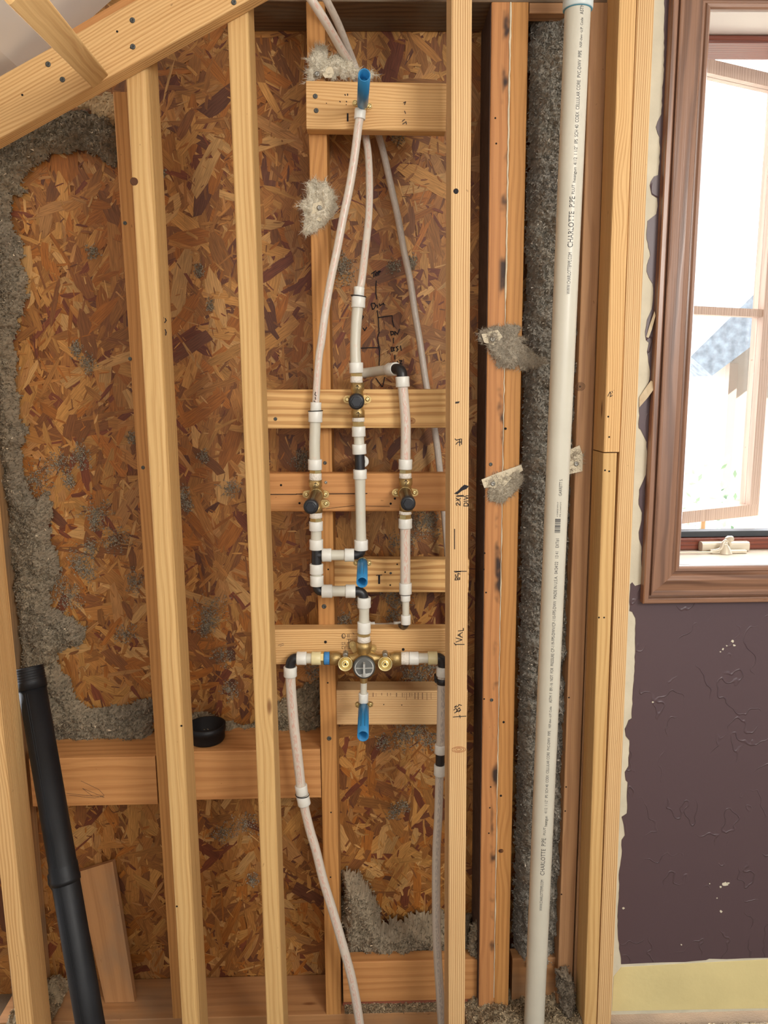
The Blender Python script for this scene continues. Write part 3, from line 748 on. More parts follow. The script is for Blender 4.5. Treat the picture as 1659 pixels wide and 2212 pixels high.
# gray residue spots on the sheathing: one stuff object
def residue():
    spots = [(200, 545, 14), (430, 585, 12), (165, 755, 16), (190, 785, 18), (175, 985, 24), (125, 1000, 22), (150, 1040, 14), (80, 1040, 26), (210, 1105, 22), (205, 1125, 20), (250, 1165, 24), (195, 1185, 18), (170, 1215, 24), (190, 1235, 20), (150, 1290, 28), (290, 1255, 20), (270, 1370, 18), (120, 1255, 26), (395, 1070, 18), (405, 1090, 14), (500, 1055, 16), (440, 985, 12), (285, 945, 12), (455, 1320, 26), (450, 1345, 20), (440, 1360, 14), (480, 1415, 18), (497, 1490, 18), (735, 585, 26), (740, 570, 18), (850, 575, 12), (890, 565, 14), (902, 1130, 30), (930, 1125, 24), (870, 1170, 22), (865, 1300, 20), (850, 1330, 16), (845, 1280, 22), (780, 1300, 12), (745, 1340, 16), (870, 1590, 26), (900, 1580, 24), (930, 1600, 20), (830, 1605, 16), (960, 1590, 22), (870, 1740, 12), (850, 1755, 14), (910, 1470, 24), (890, 1460, 22), (930, 1440, 20), (650, 1000, 16), (655, 985, 14), (860, 290, 16), (530, 1780, 22), (480, 1800, 18), (545, 1900, 14), (60, 1250, 30), (685, 1420, 20), (680, 1450, 26), (455, 660, 10), (350, 375, 8), (600, 1395, 10)]
    rng = random.Random(11); V = []; F = []; T = []; base = srgb(140, 130, 112)
    for (cx, cy, r) in spots:
        C = at(cx, cy, YB-.0045); rw = mm(cx, cy, YB, r)
        n = int(15*r); elx = rng.uniform(.6, 1.3)
        for q in range(n):
            a = rng.uniform(0, 6.283); rad = rw*1.3*(rng.random()**.75)*(1+.9*noise.noise(Vector((math.cos(a)*2.2, math.sin(a)*2.2, cx))))
            p = C+Vector((math.cos(a)*rad*elx, -rng.uniform(0, .0035), math.sin(a)*rad))
            L = rng.uniform(.0018, .0065); d = Vector((rng.gauss(0, 1), rng.gauss(0, .4), rng.gauss(0, 1))).normalized()*L
            s = d.cross(Vector((rng.gauss(0, .5), -1, rng.gauss(0, .5)))).normalized()*rng.uniform(.0006, .002)
            b = len(V); V += [tuple(p-d*.5-s), tuple(p+d*.5), tuple(p-d*.2+s)]; F.append([b, b+1, b+2])
            k = rng.choice((.5, .75, .95, 1.1, 1.3)); T += [(base[0]*k, base[1]*k, base[2]*k, 1)]*3
    me = bpy.data.meshes.new('insulation_residue'); me.from_pydata(V, [], F)
    a = me.attributes.new('tone', 'FLOAT_COLOR', 'POINT'); a.data.foreach_set('color', [c for t in T for c in t])
    o = mk('insulation_residue', me, 'cell'); tag(o, 'grey specks of old insulation stuck over the strand board', 'insulation', None, 'stuff')
residue()
# loose debris on the plate and floor
def debris(name, polyw, z, h, n, label, seed):
    rng = random.Random(seed); V = []; F = []; T = []
    x0, x1, y0, y1 = polyw; st = .004; nx = int((x1-x0)/st); ny = int((y1-y0)/st); base = srgb(150, 134, 108)
    for j in range(ny+1):
        for i in range(nx+1):
            x = x0+i*st; y = y0+j*st; e = min(1, min(x-x0, x1-x, y-y0, y1-y)/.02)
            hh = e*(h*(.5+noise.fractal(Vector((x*18, y*18, seed)), 1, 2, 4)))+.006*abs(noise.noise(Vector((x*90, y*90, 1))))*e
            V.append((x, y, z+max(hh, 0.0005))); k = rng.uniform(.6, 1.2); T.append((base[0]*k, base[1]*k, base[2]*k, 1))
    for j in range(ny):
        for i in range(nx): a = j*(nx+1)+i; F.append([a, a+1, a+nx+2, a+nx+1])
    nb = len(V)
    for q in range(n):
        v = Vector(V[rng.randrange(nb)])+Vector((0, 0, rng.uniform(0, .004))); L = rng.uniform(.003, .011)
        d = Vector((rng.gauss(0, 1), rng.gauss(0, 1), rng.gauss(0, .5))).normalized()*L; s = d.cross(Vector((rng.gauss(0, .4), rng.gauss(0, .4), 1))).normalized()*rng.uniform(.0007, .0022)
        b = len(V); V += [tuple(v-d*.5-s), tuple(v+d*.5), tuple(v-d*.2+s)]; F.append([b, b+1, b+2]); k = rng.choice((.4, .6, .9, 1.2, 1.8)); T += [(base[0]*k, base[1]*k, base[2]*k, 1)]*3
    me = bpy.data.meshes.new(name); me.from_pydata(V, [], F)
    a = me.attributes.new('tone', 'FLOAT_COLOR', 'POINT'); a.data.foreach_set('color', [c for t in T for c in t])
    o = mk(name, me, 'cell'); tag(o, label, 'debris', None, 'stuff')
xd0, xd1 = at(1006, 2180, YO).x, at(1262, 2180, YO).x
debris('insulation_debris', (xd0, xd1, YO-.08, YO+.12), .0385, .022, 9000, 'loose insulation crumbs and chips round the foot of the white pipe', 3)
debris('insulation_debris', (at(745, 2190, YO).x, at(960, 2190, YO).x, YO+.0, YO+.06), .0385, .002, 2500, 'thin scatter of crumbs on the bottom plate below the plumbing', 4)
debris('insulation_debris', (at(-80, 2190, YN).x, at(30, 2190, YN).x, YN+.02, YB-.01), .0385, .05, 3000, 'grey insulation crumbs in the bottom left corner', 5)
debris('insulation_debris', (at(1310, 2190, YO).x, at(1800, 2190, YO).x, 1.45, 1.70), .0005, .012, 5000, 'dusty crumbs on the floor along the yellow wall base', 6)

# dusty caulk lump under the raked plate
fluff('spray_foam', [(160, 232), (200, 205), (275, 200), (275, 275), (225, 280), (205, 250)], YB-.02, .02, 'pale crumbly patch under the sloping plate at the upper left', seed=12, chips=2, tone=(186, 160, 122), rough=.004)

# ------------------------------------------------------------------ white fluff tufts and paper scraps pinned by screws
def tuft(name, cx, cy, outline, Y, label, screws, patch=None, base=(214, 206, 186), seed=1, thick=.012, hairs=500, cat='insulation'):
    root = empty(name, at(cx, cy, Y), label, cat)
    rng = random.Random(seed)
    pw = [at(x, y, Y) for x, y in outline]
    p2 = [(p.x, p.z) for p in pw]; xs = [p[0] for p in p2]; zs = [p[1] for p in p2]; st = .0022
    V = []; F = []; T = []; idx = {}; b0 = srgb(*base)
    nx = int((max(xs)-min(xs))/st)+1; nz = int((max(zs)-min(zs))/st)+1
    for j in range(nz+1):
        for i in range(nx+1):
            x = min(xs)+i*st; z = min(zs)+j*st
            jx = noise.noise(Vector((x*70, z*70, seed)))*.010
            if not inside((x+jx, z+jx), p2): continue
            d = edge_d((x+jx, z+jx), p2); e = min(1, d/.015); e = e*(2-e)
            n1 = noise.fractal(Vector((x*45, z*45, seed)), 1, 2, 3)
            h = e*(thick+n1*thick*.7)+.0004
            idx[(i, j)] = len(V); V.append((x, Y-max(h, .0004), z)); k = .85+.25*rng.random()+.15*n1; T.append((b0[0]*k, b0[1]*k, b0[2]*k, 1))
    for (i, j) in list(idx):
        a = idx[(i, j)]; b = idx.get((i+1, j)); c = idx.get((i+1, j+1)); d = idx.get((i, j+1))
        if None not in (b, c, d): F.append([a, b, c, d])
    nb = len(V); cen = Vector((sum(xs)/len(xs), Y, sum(zs)/len(zs)))
    for q in range(hairs*4):
        v = Vector(V[rng.randrange(nb)]); out = (v-cen); out.y = 0
        d = (out.normalized()*.5+Vector((rng.gauss(0, .7), rng.gauss(-.3, .4), rng.gauss(0, .7)))).normalized()*rng.uniform(.004, .016)
        s = d.cross(Vector((rng.gauss(0, 1), rng.gauss(0, 1), rng.gauss(0, 1)))).normalized()*rng.uniform(.0002, .0006)
        b = len(V); V += [tuple(v-s), tuple(v+d), tuple(v+s)]; F.append([b, b+1, b+2]); k = rng.uniform(.7, 1.2); T += [(b0[0]*k, b0[1]*k, b0[2]*k, 1)]*3
    me = bpy.data.meshes.new('fibre_pad'); me.from_pydata(V, [], F)
    a = me.attributes.new('tone', 'FLOAT_COLOR', 'POINT'); a.data.foreach_set('color', [c for t in T for c in t])
    mk('fibre_pad', me, 'cell', root)
    if patch:
        mb = MB(); mb.prism([at(x, y, Y-thick*1.05) for x, y in patch], (0, .0012, 0)); mb.build('paper_scrap', 'paper', root)
    for x, y in screws: screw(x, y, Y-thick*1.25, root, .0055, 'steel')
    return root
tuft('insulation_tuft', 700, 140, [(655, 128), (672, 122), (680, 100), (700, 97), (712, 108), (712, 122), (740, 118), (770, 150), (790, 155), (820, 160), (815, 168), (760, 172), (700, 172), (672, 176), (655, 182), (664, 160), (668, 140)], YO-.001, 'white fluff tuft above the topmost block', [(685, 160)], [(697, 148), (708, 142), (720, 146), (722, 158), (716, 168), (702, 168), (696, 160)], seed=1)
tuft('insulation_tuft', 690, 445, [(638, 448), (658, 430), (660, 395), (685, 385), (705, 392), (712, 410), (735, 432), (728, 455), (716, 475), (700, 490), (675, 508), (658, 512), (652, 485), (662, 465)], YO-.001, 'white fluff tuft halfway down the old stud, beside the long tube', [(690, 449)], [(676, 440), (700, 432), (718, 440), (712, 462), (690, 478), (672, 470)], seed=2)
tuft('insulation_tuft', 1095, 745, [(1034, 715), (1060, 706), (1100, 700), (1122, 712), (1130, 740), (1165, 770), (1190, 785), (1160, 795), (1120, 800), (1080, 795), (1060, 770), (1040, 740)], YO-.001, 'pale fluff tuft across the doubled studs, above the paper scrap', [(1064, 733)], [(1040, 722), (1075, 712), (1086, 728), (1066, 745), (1046, 740)], base=(170, 160, 142), seed=3, thick=.009, hairs=900)
tuft('paper_scrap', 1090, 1045, [(1042, 1040), (1060, 1028), (1120, 1008), (1130, 1030), (1122, 1055), (1100, 1075), (1085, 1090), (1066, 1085), (1055, 1066), (1048, 1056)], YO-.001, 'torn white paper scrap screwed across the doubled studs', [(1065, 1045)], [(1040, 1036), (1074, 1022), (1126, 1004), (1130, 1016), (1108, 1030), (1082, 1058), (1058, 1052), (1046, 1054)], base=(180, 170, 150), seed=4, thick=.006, hairs=500, cat='paper scrap')
tuft('paper_scrap', 1244, 990, [(1232, 970), (1250, 964), (1258, 975), (1258, 1010), (1240, 1022), (1226, 1020), (1228, 990)], YO-.001, 'cream paper scrap screwed beside the white pipe', [(1245, 1002)], [(1230, 972), (1252, 962), (1259, 985), (1258, 1018), (1230, 1024)], base=(170, 158, 136), seed=5, thick=.003, hairs=120, cat='paper scrap')

# ------------------------------------------------------------------ handwriting on the sheathing
YI = YB-.0050
wnotes = [
 [[(803, 591), (812, 585)], [(808, 588), (807, 599)], [(813, 588), (811, 594), (814, 595), (816, 589), (813, 588)], [(818, 586), (818, 594)], [(817, 586), (822, 586), (818, 590)]],
 [[(813, 607), (812, 620), (812, 632), (814, 646)]],
 [[(802, 656), (805, 668), (808, 667), (812, 660), (809, 655), (803, 655)], [(815, 659), (816, 664)], [(819, 656), (821, 660), (826, 657), (828, 655), (830, 658)]],
 [[(815, 671), (817, 686), (818, 705), (819, 718), (816, 728), (818, 745), (820, 760), (819, 790)], [(818, 686), (834, 683), (847, 682), (848, 694), (851, 706)]],
 [[(782, 690), (785, 684), (783, 681)], [(784, 708), (788, 714), (792, 707)], [(780, 752), (800, 751), (818, 751)]],
 [[(844, 716), (845, 724), (851, 721), (849, 716), (844, 716)], [(853, 724), (853, 716), (859, 722), (863, 711)]],
 [[(850, 730), (850, 741)]],
 [[(845, 751), (846, 759), (852, 757), (849, 754), (852, 751), (846, 750)], [(860, 748), (856, 750), (860, 755), (857, 759)], [(865, 747), (867, 757)]],
 [[(853, 767), (853, 776)]],
 [[(849, 782), (850, 783)], [(858, 780), (860, 784), (858, 787)], [(863, 779), (868, 779), (864, 786), (869, 786)]],
 [[(812, 817), (825, 835), (827, 834), (831, 815)]],
]
for g in wnotes: ink('pen_note', g, YI, WB, .0023)

# ------------------------------------------------------------------ plumbing
YP = 1.655
def pt(x, y, Y=YP): return at(x, y, Y)
def catmull(P, k=8):
    out = []
    for i in range(len(P)-1):
        a = P[max(i-1, 0)]; b = P[i]; c = P[i+1]; d = P[min(i+2, len(P)-1)]
        for j in range(k):
            t = j/k; out.append(.5*((2*b)+(c-a)*t+(2*a-5*b+4*c-d)*t*t+(3*b-a-3*c+d)*t**3))
    out.append(P[-1]); return out
def collar_mb(mb, p0, p1, r, lip=.06):
    return mb.lathe(p0, p1, [(0, r*.86), (0, r*.95), (.06, r), (.5, r*(1-lip*.4)), (.94, r), (1, r*.95), (1, r*.8)])
def hexnut(mb, p0, p1, r): return mb.lathe(p0, p1, [(0, r*.9), (.12, r), (.88, r), (1, r*.9)], n=6, sm=False)

def ring(root, p0, p1, w, mat='ring', Y=YP, name='expansion_ring'):
    P0 = pt(*p0, Y) if len(p0) == 2 else pt(*p0); P1 = pt(*p1, Y) if len(p1) == 2 else pt(*p1)
    mb = MB(); collar_mb(mb, P0, P1, mm(p0[0], p0[1], Y, w)/2); return mb.build(name, mat, root)
def oring(root, x, y, w, Y=YP, tilt=0):
    r = mm(x, y, Y, w)/2; P = pt(x, y, Y); mb = MB()
    pts = [P+Vector((math.cos(a)*r, math.sin(a)*r, math.cos(a)*r*tilt)) for a in [i*math.pi/14 for i in range(29)]]
    mb.sweep(pts, .0011, n=6, caps=False); mb.build('zip_tie', 'black', root)
def tube(name, mat, pts, widths, label, Y=YP, cat='pipe', group=None, k=8):
    """pts: (px, py[, Y]); widths in photo pixels"""
    P = [pt(*p, Y) if len(p) == 2 else pt(*p) for p in pts]
    if isinstance(widths, (int, float)): widths = [widths]*len(pts)
    rs = [mm(p[0], p[1], p[2] if len(p) > 2 else Y, w)/2 for p, w in zip(pts, widths)]
    C = catmull(P, k); rr = []
    for i in range(len(pts)-1): rr += [rs[i]+(rs[i+1]-rs[i])*j/k for j in range(k)]
    rr.append(rs[-1])
    root = empty(name, P[-1], label, cat, group); mb = MB(); mb.sweep(C, rr, n=24); mb.build('tube', mat, root); return root

# long supply tubes
t = tube('supply_tube', 'pex', [(778, 250), (774.5, 270), (766, 337), (755, 405), (741, 472), (728, 540), (714, 607), (702.5, 675), (694, 739), (689, 770), (684.5, 830), (682, 874)], [19, 18, 18, 18, 17.5, 17.5, 17, 17, 17, 16.5, 16, 16], 'long red-printed tube curving from the top blue stub down to the left column')
ring(t, (778.5, 236), (777, 258), 25); ring(t, (682.5, 869), (682, 888), 24)
ink_o = MB()
ink('pen_mark', [[(682, 847), (680, 852), (683, 855)], [(681, 858), (682, 863)], [(678, 866), (681, 868)]], YP-.009, t, .0015)
t = tube('supply_tube', 'pexp', [(681, 900), (680.5, 930), (679.5, 960), (680, 1000)], [23, 24, 24, 24], 'thick milky tube above the left slanting valve')
ring(t, (681.5, 888), (681, 912), 31); ring(t, (680.5, 992), (680.5, 1015), 30.5); oring(t, 681.5, 887.5, 31, tilt=.04)
t = tube('supply_tube', 'pex', [(600, -130, 1.60), (652, -30, 1.60), (673, 0, 1.60), (696, 35, 1.62), (715, 67, 1.65), (738, 108, 1.70), (762, 150, 1.745), (784, 225, 1.745), (789, 287, 1.75), (795.5, 337, 1.74), (798, 405, 1.72), (796, 472, 1.70), (789, 540, 1.68), (782, 600, YP), (777, 628, YP)], [19, 19, 19, 19, 18, 18, 18, 16, 16, 16, 16, 16, 16.5, 17, 17], 'red-printed tube entering at the top and passing behind the topmost block to the centre column')
ring(t, (776, 620), (775, 640), 23.5); oring(t, 774.5, 640, 32, tilt=-.12)
t = tube('supply_tube', 'pexp', [(774, 655), (771, 680), (768.5, 716), (767.5, 750), (768.5, 790)], [24, 24, 23, 23, 24], 'thick milky bowed tube above the upper brass valve')
ring(t, (774.5, 641), (773.5, 665), 31); ring(t, (769, 783.5), (770, 806), 31)
t = tube('supply_tube', 'pexg', [(650, -130, 1.66), (690, -25, 1.66), (705, 0, 1.66), (730, 50, 1.70), (750, 101, 1.745), (766, 142, 1.775), (790, 215, 1.785), (816, 287, 1.806), (830, 337, 1.806), (845, 405, 1.806), (860, 472, 1.806), (872, 540, 1.806), (886, 607, 1.806), (896, 675, 1.806), (907, 739, 1.806), (921, 834, 1.806), (941, 942, 1.806), (950, 1017, 1.806), (960, 1111, 1.806), (967, 1196, 1.806), (978, 1330, 1.806), (990, 1480, 1.806)], [16]*6+[15]*5+[14.5]*11, 'dull grey tube running down behind every block to the right', k=6)

# left column
def valve_body(name, label, cx, ytop, ybot, capc, capr, bary, ears, Yb=YP, top=None, bottom=None, arrow=None):
    """in-line valve with a barrel pointing at the viewer and a black cap"""
    root = empty(name, pt(cx, (ytop+ybot)/2, Yb), label, 'valve')
    mb = MB(); r = mm(cx, ytop, Yb, 29)/2; P0 = pt(cx, ytop, Yb); P1 = pt(cx+1.5, ybot, Yb)
    mb.lathe(P0, P1, [(0, r*.9), (0, r), (.2, r), (.24, r*.82), (.45, r*.86), (.55, r*.86), (.76, r*.82), (.8, r), (1, r), (1, r*.9)])
    B = pt(*bary, Yb); mb.lathe(B+Vector((0, .012, 0)), B-Vector((0, .012, 0)), [(0, r*1.0), (.2, r*1.12), (.8, r*1.12), (1, r*.95)])
    mb.build('body', 'brass', root)
    C = pt(*capc); rr = mm(*capc, capr)
    d = (C-B).normalized()
    mb = MB(); mb.lathe(B-d*.004, C-d*.006, [(0, rr*.8), (0, rr*.9), (1, rr*.9)]); mb.build('barrel', 'bronze', root)
    mb = MB(); mb.lathe(C-d*.022, C, [(0, rr*.94), (0, rr), (.75, rr), (.86, rr*.9), (.9, rr*.72)]); cap_ = mb.build('cap', 'black', root)
    mb = MB(); mb.lathe(C-d*.003, C+d*.001, [(0, rr*.72), (.9, rr*.68), (1, rr*.62)], n=6, sm=False); mb.build('cap_hexagon', plain('black_cap_face', srgb(24, 26, 32), .45), cap_)
    for (ex, ey) in ears:
        E_ = pt(ex, ey, Yb+.012); ctr = pt(cx, ey, Yb+.012); mb = MB()
        rx = mm(ex, ey, Yb, 8.5)
        u = (E_-ctr).normalized(); s = u.cross(Vector((0, 1, 0)))
        outl = [ctr+s*rx*1.2]+[E_+(u*math.cos(a)+s*math.sin(a))*rx for a in [math.pi/2-i*math.pi/8 for i in range(9)]]+[ctr-s*rx*1.2]
        mb.prism(outl, (0, .004, 0)); ea = mb.build('mounting_ear', 'brass', root)
        mb = MB(); P = E_; mb.lathe(P+Vector((0, .001, 0)), P-Vector((0, .0018, 0)), [(0, .005), (.6, .0048), (1, .0016), (.7, .001)], n=14); mb.build('screw', 'brassb', ea)
    if top:
        x, y0, y1, y2 = top       # tape from y1..y2 above body, hex y0..y1
        mb = MB(); hexnut(mb, pt(x, y0, Yb), pt(x, y1, Yb), mm(x, y0, Yb, 28)/2); mb.build('adapter_nut', 'brassb', root)
        mb = MB(); rt = mm(x, y1, Yb, 27)/2; mb.lathe(pt(x, y1, Yb), pt(x, y2, Yb), [(0, rt*.9), (.1, rt), (.5, rt*.98), (.9, rt*1.03), (1, rt*.9)]); mb.build('thread_tape', 'tape', root)
    if bottom:
        x, y0, y1, y2 = bottom
        mb = MB(); rt = mm(x, y1, Yb, 27)/2; mb.lathe(pt(x, y0, Yb), pt(x, y1, Yb), [(0, rt*.9), (.1, rt), (.5, rt*.98), (.9, rt*1.03), (1, rt*.9)]); mb.build('thread_tape', 'tape', root)
        mb = MB(); hexnut(mb, pt(x, y1, Yb), pt(x, y2, Yb), mm(x, y1, Yb, 28)/2); mb.build('adapter_nut', 'brassb', root)
    for ln in (arrow or []):
        mb = MB()
        for seg in ln: stroke_mb(mb, seg, Yb-r-.0012, .0011)
        mb.build('pen_arrow', 'ink', root)
    return root
valve_body('diverter_valve', 'left slanting brass valve with a black cap on the orange block', 681, 1037, 1107, (671, 1096, 1.515), 16.3, (684, 1068), [(662, 1068), (702.5, 1068), (704, 1088)], top=(681.5, 1015, 1022, 1037), bottom=(682.5, 1106, 1119, 1126), arrow=[[[(680, 1051), (682, 1043), (679, 1045)], [(682, 1043), (686, 1046)]]])
valve_body('diverter_valve', 'right slanting brass valve with a black cap on the orange block', 876, 1033, 1104, (882, 1089, 1.535), 16.3, (875, 1064), [(855, 1064.5), (895.5, 1064)], top=(875.5, 1014, 1022, 1033), bottom=(875.5, 1103, 1111, 1120), arrow=[[[(877, 1047), (877, 1036)], [(873, 1041), (877, 1037), (881, 1041), (877, 1044)]]])
valve_body('diverter_valve', 'upper brass valve facing straight out on the pale block', 772, 827, 902, (770, 868, 1.575), 17.3, (770.5, 863), [(750, 863), (794, 862.5)], top=(770, 806, 813, 827), bottom=(774, 901, 911, 921), arrow=[[[(772, 841), (772, 832)], [(769, 835), (772, 832), (776, 837)]], [[(774, 900), (774, 890)], [(770, 894), (774, 890), (778, 895)]]])

t = tube('supply_tube', 'pexp', [(683, 1130), (683, 1150), (683, 1178)], [24, 23, 24], 'short tube piece under the left slanting valve'); ring(t, (682.5, 1126), (682.8, 1146), 30); ring(t, (683, 1165), (683.3, 1187), 30)
def fitting(name, segs, w, label, Y=YP, cat='pipe fitting', mat='black'):
    P = [pt(*s, Y) if len(s) == 2 else pt(*s) for s in segs[0]]
    root = empty(name, P[-1], label, cat); mb = MB()
    for s in segs:
        P = [pt(*q, Y) if len(q) == 2 else pt(*q) for q in s]
        r = mm(s[0][0], s[0][1], Y, w)/2
        if len(P) == 3:      # elbow: straight, tight bend, straight
            a, b, c = P; d1 = (a-b); d2 = (c-b); k = min(.75, r*1.3/min(d1.length, d2.length))
            pts = [a]+[b+d1*k*(1-t)**2+d2*k*t*t for t in [i/6 for i in range(7)]]+[c]
        else: pts = P
        mb.sweep(pts, r, n=20)
    mb.build('fitting_body', mat, root); return root
fitting('tee_fitting', [[(684, 1184), (684, 1222)], [(684, 1199), (700, 1199)]], 22, 'black tee fitting high in the left column')
t = tube('supply_tube', 'pexp', [(684, 1222), (684, 1262)], 22, 'very short tube with two rings below the black tee'); ring(t, (683.6, 1218), (683.8, 1239.5), 29.5); ring(t, (684.3, 1243), (684.5, 1265), 29.5)
fitting('elbow_fitting', [[(684.5, 1258), (685, 1278), (700, 1277)]], 20, 'black elbow at the foot of the left column')
t = tube('supply_tube', 'pexp', [(700, 1199), (730, 1199), (762, 1199)], [24, 22.5, 24], 'upper short crosswise tube between the columns'); ring(t, (695.5, 1199), (716, 1199), 29.5); ring(t, (744.5, 1199), (765, 1199), 29)
t = tube('supply_tube', 'pexp', [(700, 1277), (732, 1277), (765, 1277)], [25, 23, 25], 'lower short crosswise tube, left of the middle blue stub'); ring(t, (695, 1277), (718, 1277), 29.5); ring(t, (746.5, 1277), (768, 1277), 29.5)
fitting('elbow_fitting', [[(762, 1199), (781, 1198), (780.5, 1180)]], 20, 'black elbow just above the middle blue stub')
fitting('elbow_fitting', [[(765, 1277), (784, 1277), (786, 1296)]], 21, 'black elbow just below the middle blue stub')
# centre column
t = tube('supply_tube', 'pexp', [(775, 935), (775.5, 950), (776, 968)], [24, 22, 24], 'very short tube under the upper brass valve'); ring(t, (774.5, 921), (775, 943), 30); ring(t, (775.5, 959.5), (776.5, 981), 31)
fitting('tee_fitting', [[(776.5, 978), (777.5, 1017)], [(777, 997), (779, 997, 1.70)]], 22, 'black tee fitting in the centre column with a branch to the back')
t = tube('supply_tube', 'pexp', [(779, 997, 1.70), (779, 998, 1.806)], 24, 'stub of tube leaving the back of the centre tee'); ring(t, (783, 997, 1.682), (784, 997, 1.705), 27)
t = tube('supply_tube', 'pexp', [(777.5, 1020), (778, 1060), (778.8, 1110), (779.5, 1150), (780, 1175)], [25, 22.5, 22, 22.5, 24], 'long milky tube crossing the orange block in the centre'); ring(t, (777.5, 1014), (777.8, 1034.5), 30); ring(t, (780, 1166), (780.3, 1188), 30)
t = tube('supply_tube', 'pexp', [(786.5, 1300), (786.5, 1325), (786.5, 1352)], [25, 21.5, 24], 'milky tube standing on top of the shower valve'); ring(t, (786.5, 1290), (786.5, 1312), 29.5); ring(t, (786.5, 1343), (786.5, 1367), 29.5)
# right column
fitting('elbow_fitting', [[(852, 797, 1.68), (868, 797), (869, 822)]], 23, 'black elbow at the top of the right column')
t = tube('supply_tube', 'pexp', [(770, 808, 1.77), (800, 804, 1.755), (835, 799, 1.71), (853, 797, 1.69)], [21, 21, 21, 22], 'milky tube coming from behind the centre column to the right elbow')
ring(t, (840, 798.5, 1.705), (856, 797, 1.678), 29, Y=1.69)
t = tube('supply_tube', 'pex', [(869, 820), (870.5, 842), (873, 868), (876, 910), (876.5, 950), (875.5, 1000)], [23, 22, 22, 22, 22, 22.5], 'bowed printed tube above the right slanting valve'); ring(t, (869, 813.5), (870, 836), 30.5); ring(t, (876, 992), (875.5, 1014), 30)
t = tube('supply_tube', 'pex', [(875.5, 1125), (875.5, 1200), (875.5, 1272)], [23, 22, 22.5], 'straight printed tube under the right slanting valve'); ring(t, (875.5, 1120), (875.5, 1141), 30); ring(t, (875.8, 1259), (876, 1283), 27.5)
oring(t, 876, 1283.5, 23)
t = tube('supply_tube', 'pexp', [(876, 1285), (876.5, 1310), (876.7, 1342)], [16, 15.5, 15.5], 'thin short tube at the bottom of the right column'); ring(t, (876, 1284.5), (876.2, 1298), 21.5); ring(t, (876.7, 1328), (876.7, 1348), 21.5)
fitting('elbow_fitting', [[(876.7, 1340), (876.7, 1353), (862, 1355, 1.745)]], 17, 'small black elbow turning behind the grooved block')
t = tube('supply_tube', 'pexg', [(862, 1352, 1.745), (830, 1353, 1.745), (790, 1354, 1.745)], 15, 'thin grey crosswise tube showing just above the grooved block'); ring(t, (850, 1352.5, 1.745), (866, 1352, 1.745), 20, Y=1.745); ring(t, (795, 1353.5, 1.745), (810, 1353, 1.745), 20, Y=1.745)

# ---- main shower valve
def V_(x, y, Y=YP): return pt(x, y, Y)
vr = empty('shower_valve', V_(786, 1430), 'brass shower mixing valve with grey round test cap and two bell stops', 'valve')
mb = MB()
r14 = mm(786, 1400, YP, 1)
mb.lathe(V_(786, 1386), V_(786, 1420), [(0, r14*15.5), (0, r14*17), (.35, r14*17), (.5, r14*15), (1, r14*15)])
mb.lathe(V_(737, 1422), V_(712.5, 1422), [(0, r14*12), (.2, r14*13.5), (.4, r14*15.5), (1, r14*15.5), (1, r14*13)])
mb.lathe(V_(843, 1422), V_(866, 1422), [(0, r14*12), (.2, r14*13.5), (.4, r14*15.5), (1, r14*15.5), (1, r14*13)])
mb.lathe(V_(733, 1423), V_(845, 1423), [(0, r14*11), (.1, r14*13), (.25, r14*10), (.35, r14*15), (.5, r14*20), (.65, r14*15), (.75, r14*10), (.9, r14*13), (1, r14*11)])
mb.lathe(V_(786, 1436, YP+.015), V_(786.5, 1440, YP-.035), [(0, r14*22), (.3, r14*26), (.9, r14*25), (1, r14*23)], n=32)
for sx_ in (746, 832):
    mb.lathe(V_(sx_, 1425, YP+.01), V_(sx_, 1430, YP-.02), [(0, r14*12), (.6, r14*14), (1, r14*12)])
mb.build('body', 'brass', vr)
mb = MB(); mb.lathe(V_(786.5, 1440, YP-.034), V_(786.6, 1442, YP-.046), [(0, r14*22), (0, r14*24), (.9, r14*23.5), (1, r14*20)], n=40); mb.build('retaining_ring', 'zinc', vr)
mb = MB(); c0 = V_(786.6, 1442, YP-.040); c1 = V_(786.6, 1443, YP-.049); rq = r14*20.3
mb.lathe(c0, c1, [(0, rq), (.7, rq), (.8, rq*.9), (.6, rq*.86)], n=40)
q = V_(786.6, 1443, YP-.0475)
mb.box((q.x-rq*.88, q.y-.003, q.z-.0008), (q.x+rq*.88, q.y+.003, q.z+.0008))
mb.box((q.x-.0022, q.y-.012, q.z-rq*.62), (q.x+.0022, q.y+.003, q.z+rq*.62))
mb.lathe(q+Vector((0, 0, -rq*.66)), q+Vector((0, -.010, -rq*.66)), [(0, .004), (1, .0035), (1, .0015)], n=14)
mb.build('test_cap', 'grayp', vr)
for sx_, nm in ((746, 'left'), (832, 'right')):
    P0 = V_(sx_, 1431, YP-.016); P1 = V_(sx_, 1434.5, YP-.040); rb = r14*15.2
    mb = MB(); mb.lathe(P0, P1, [(0, rb*.5), (.5, rb*.8), (.85, rb), (1, rb), (1, rb*.93), (.7, rb*.62), (.6, rb*.28), (1.0, rb*.26), (1.05, rb*.18)], n=32); bell_ = mb.build('stop_bell', 'brassb', vr)
    c = V_(sx_, 1435, YP-.042); mb = MB(); mb.lathe(c+Vector((0, .01, 0)), c-Vector((0, .001, 0)), [(0, .0024), (1, .0022)], n=12); mb.build('stop_pin', 'dark', bell_)
    c = V_(sx_, 1416.5, YP-.026); mb = MB(); mb.lathe(c+Vector((0, .02, 0)), c, [(0, .0062), (.8, .006), (1, .0048), (.95, .003)], n=18); mb.build('stop_screw', 'steel', vr)
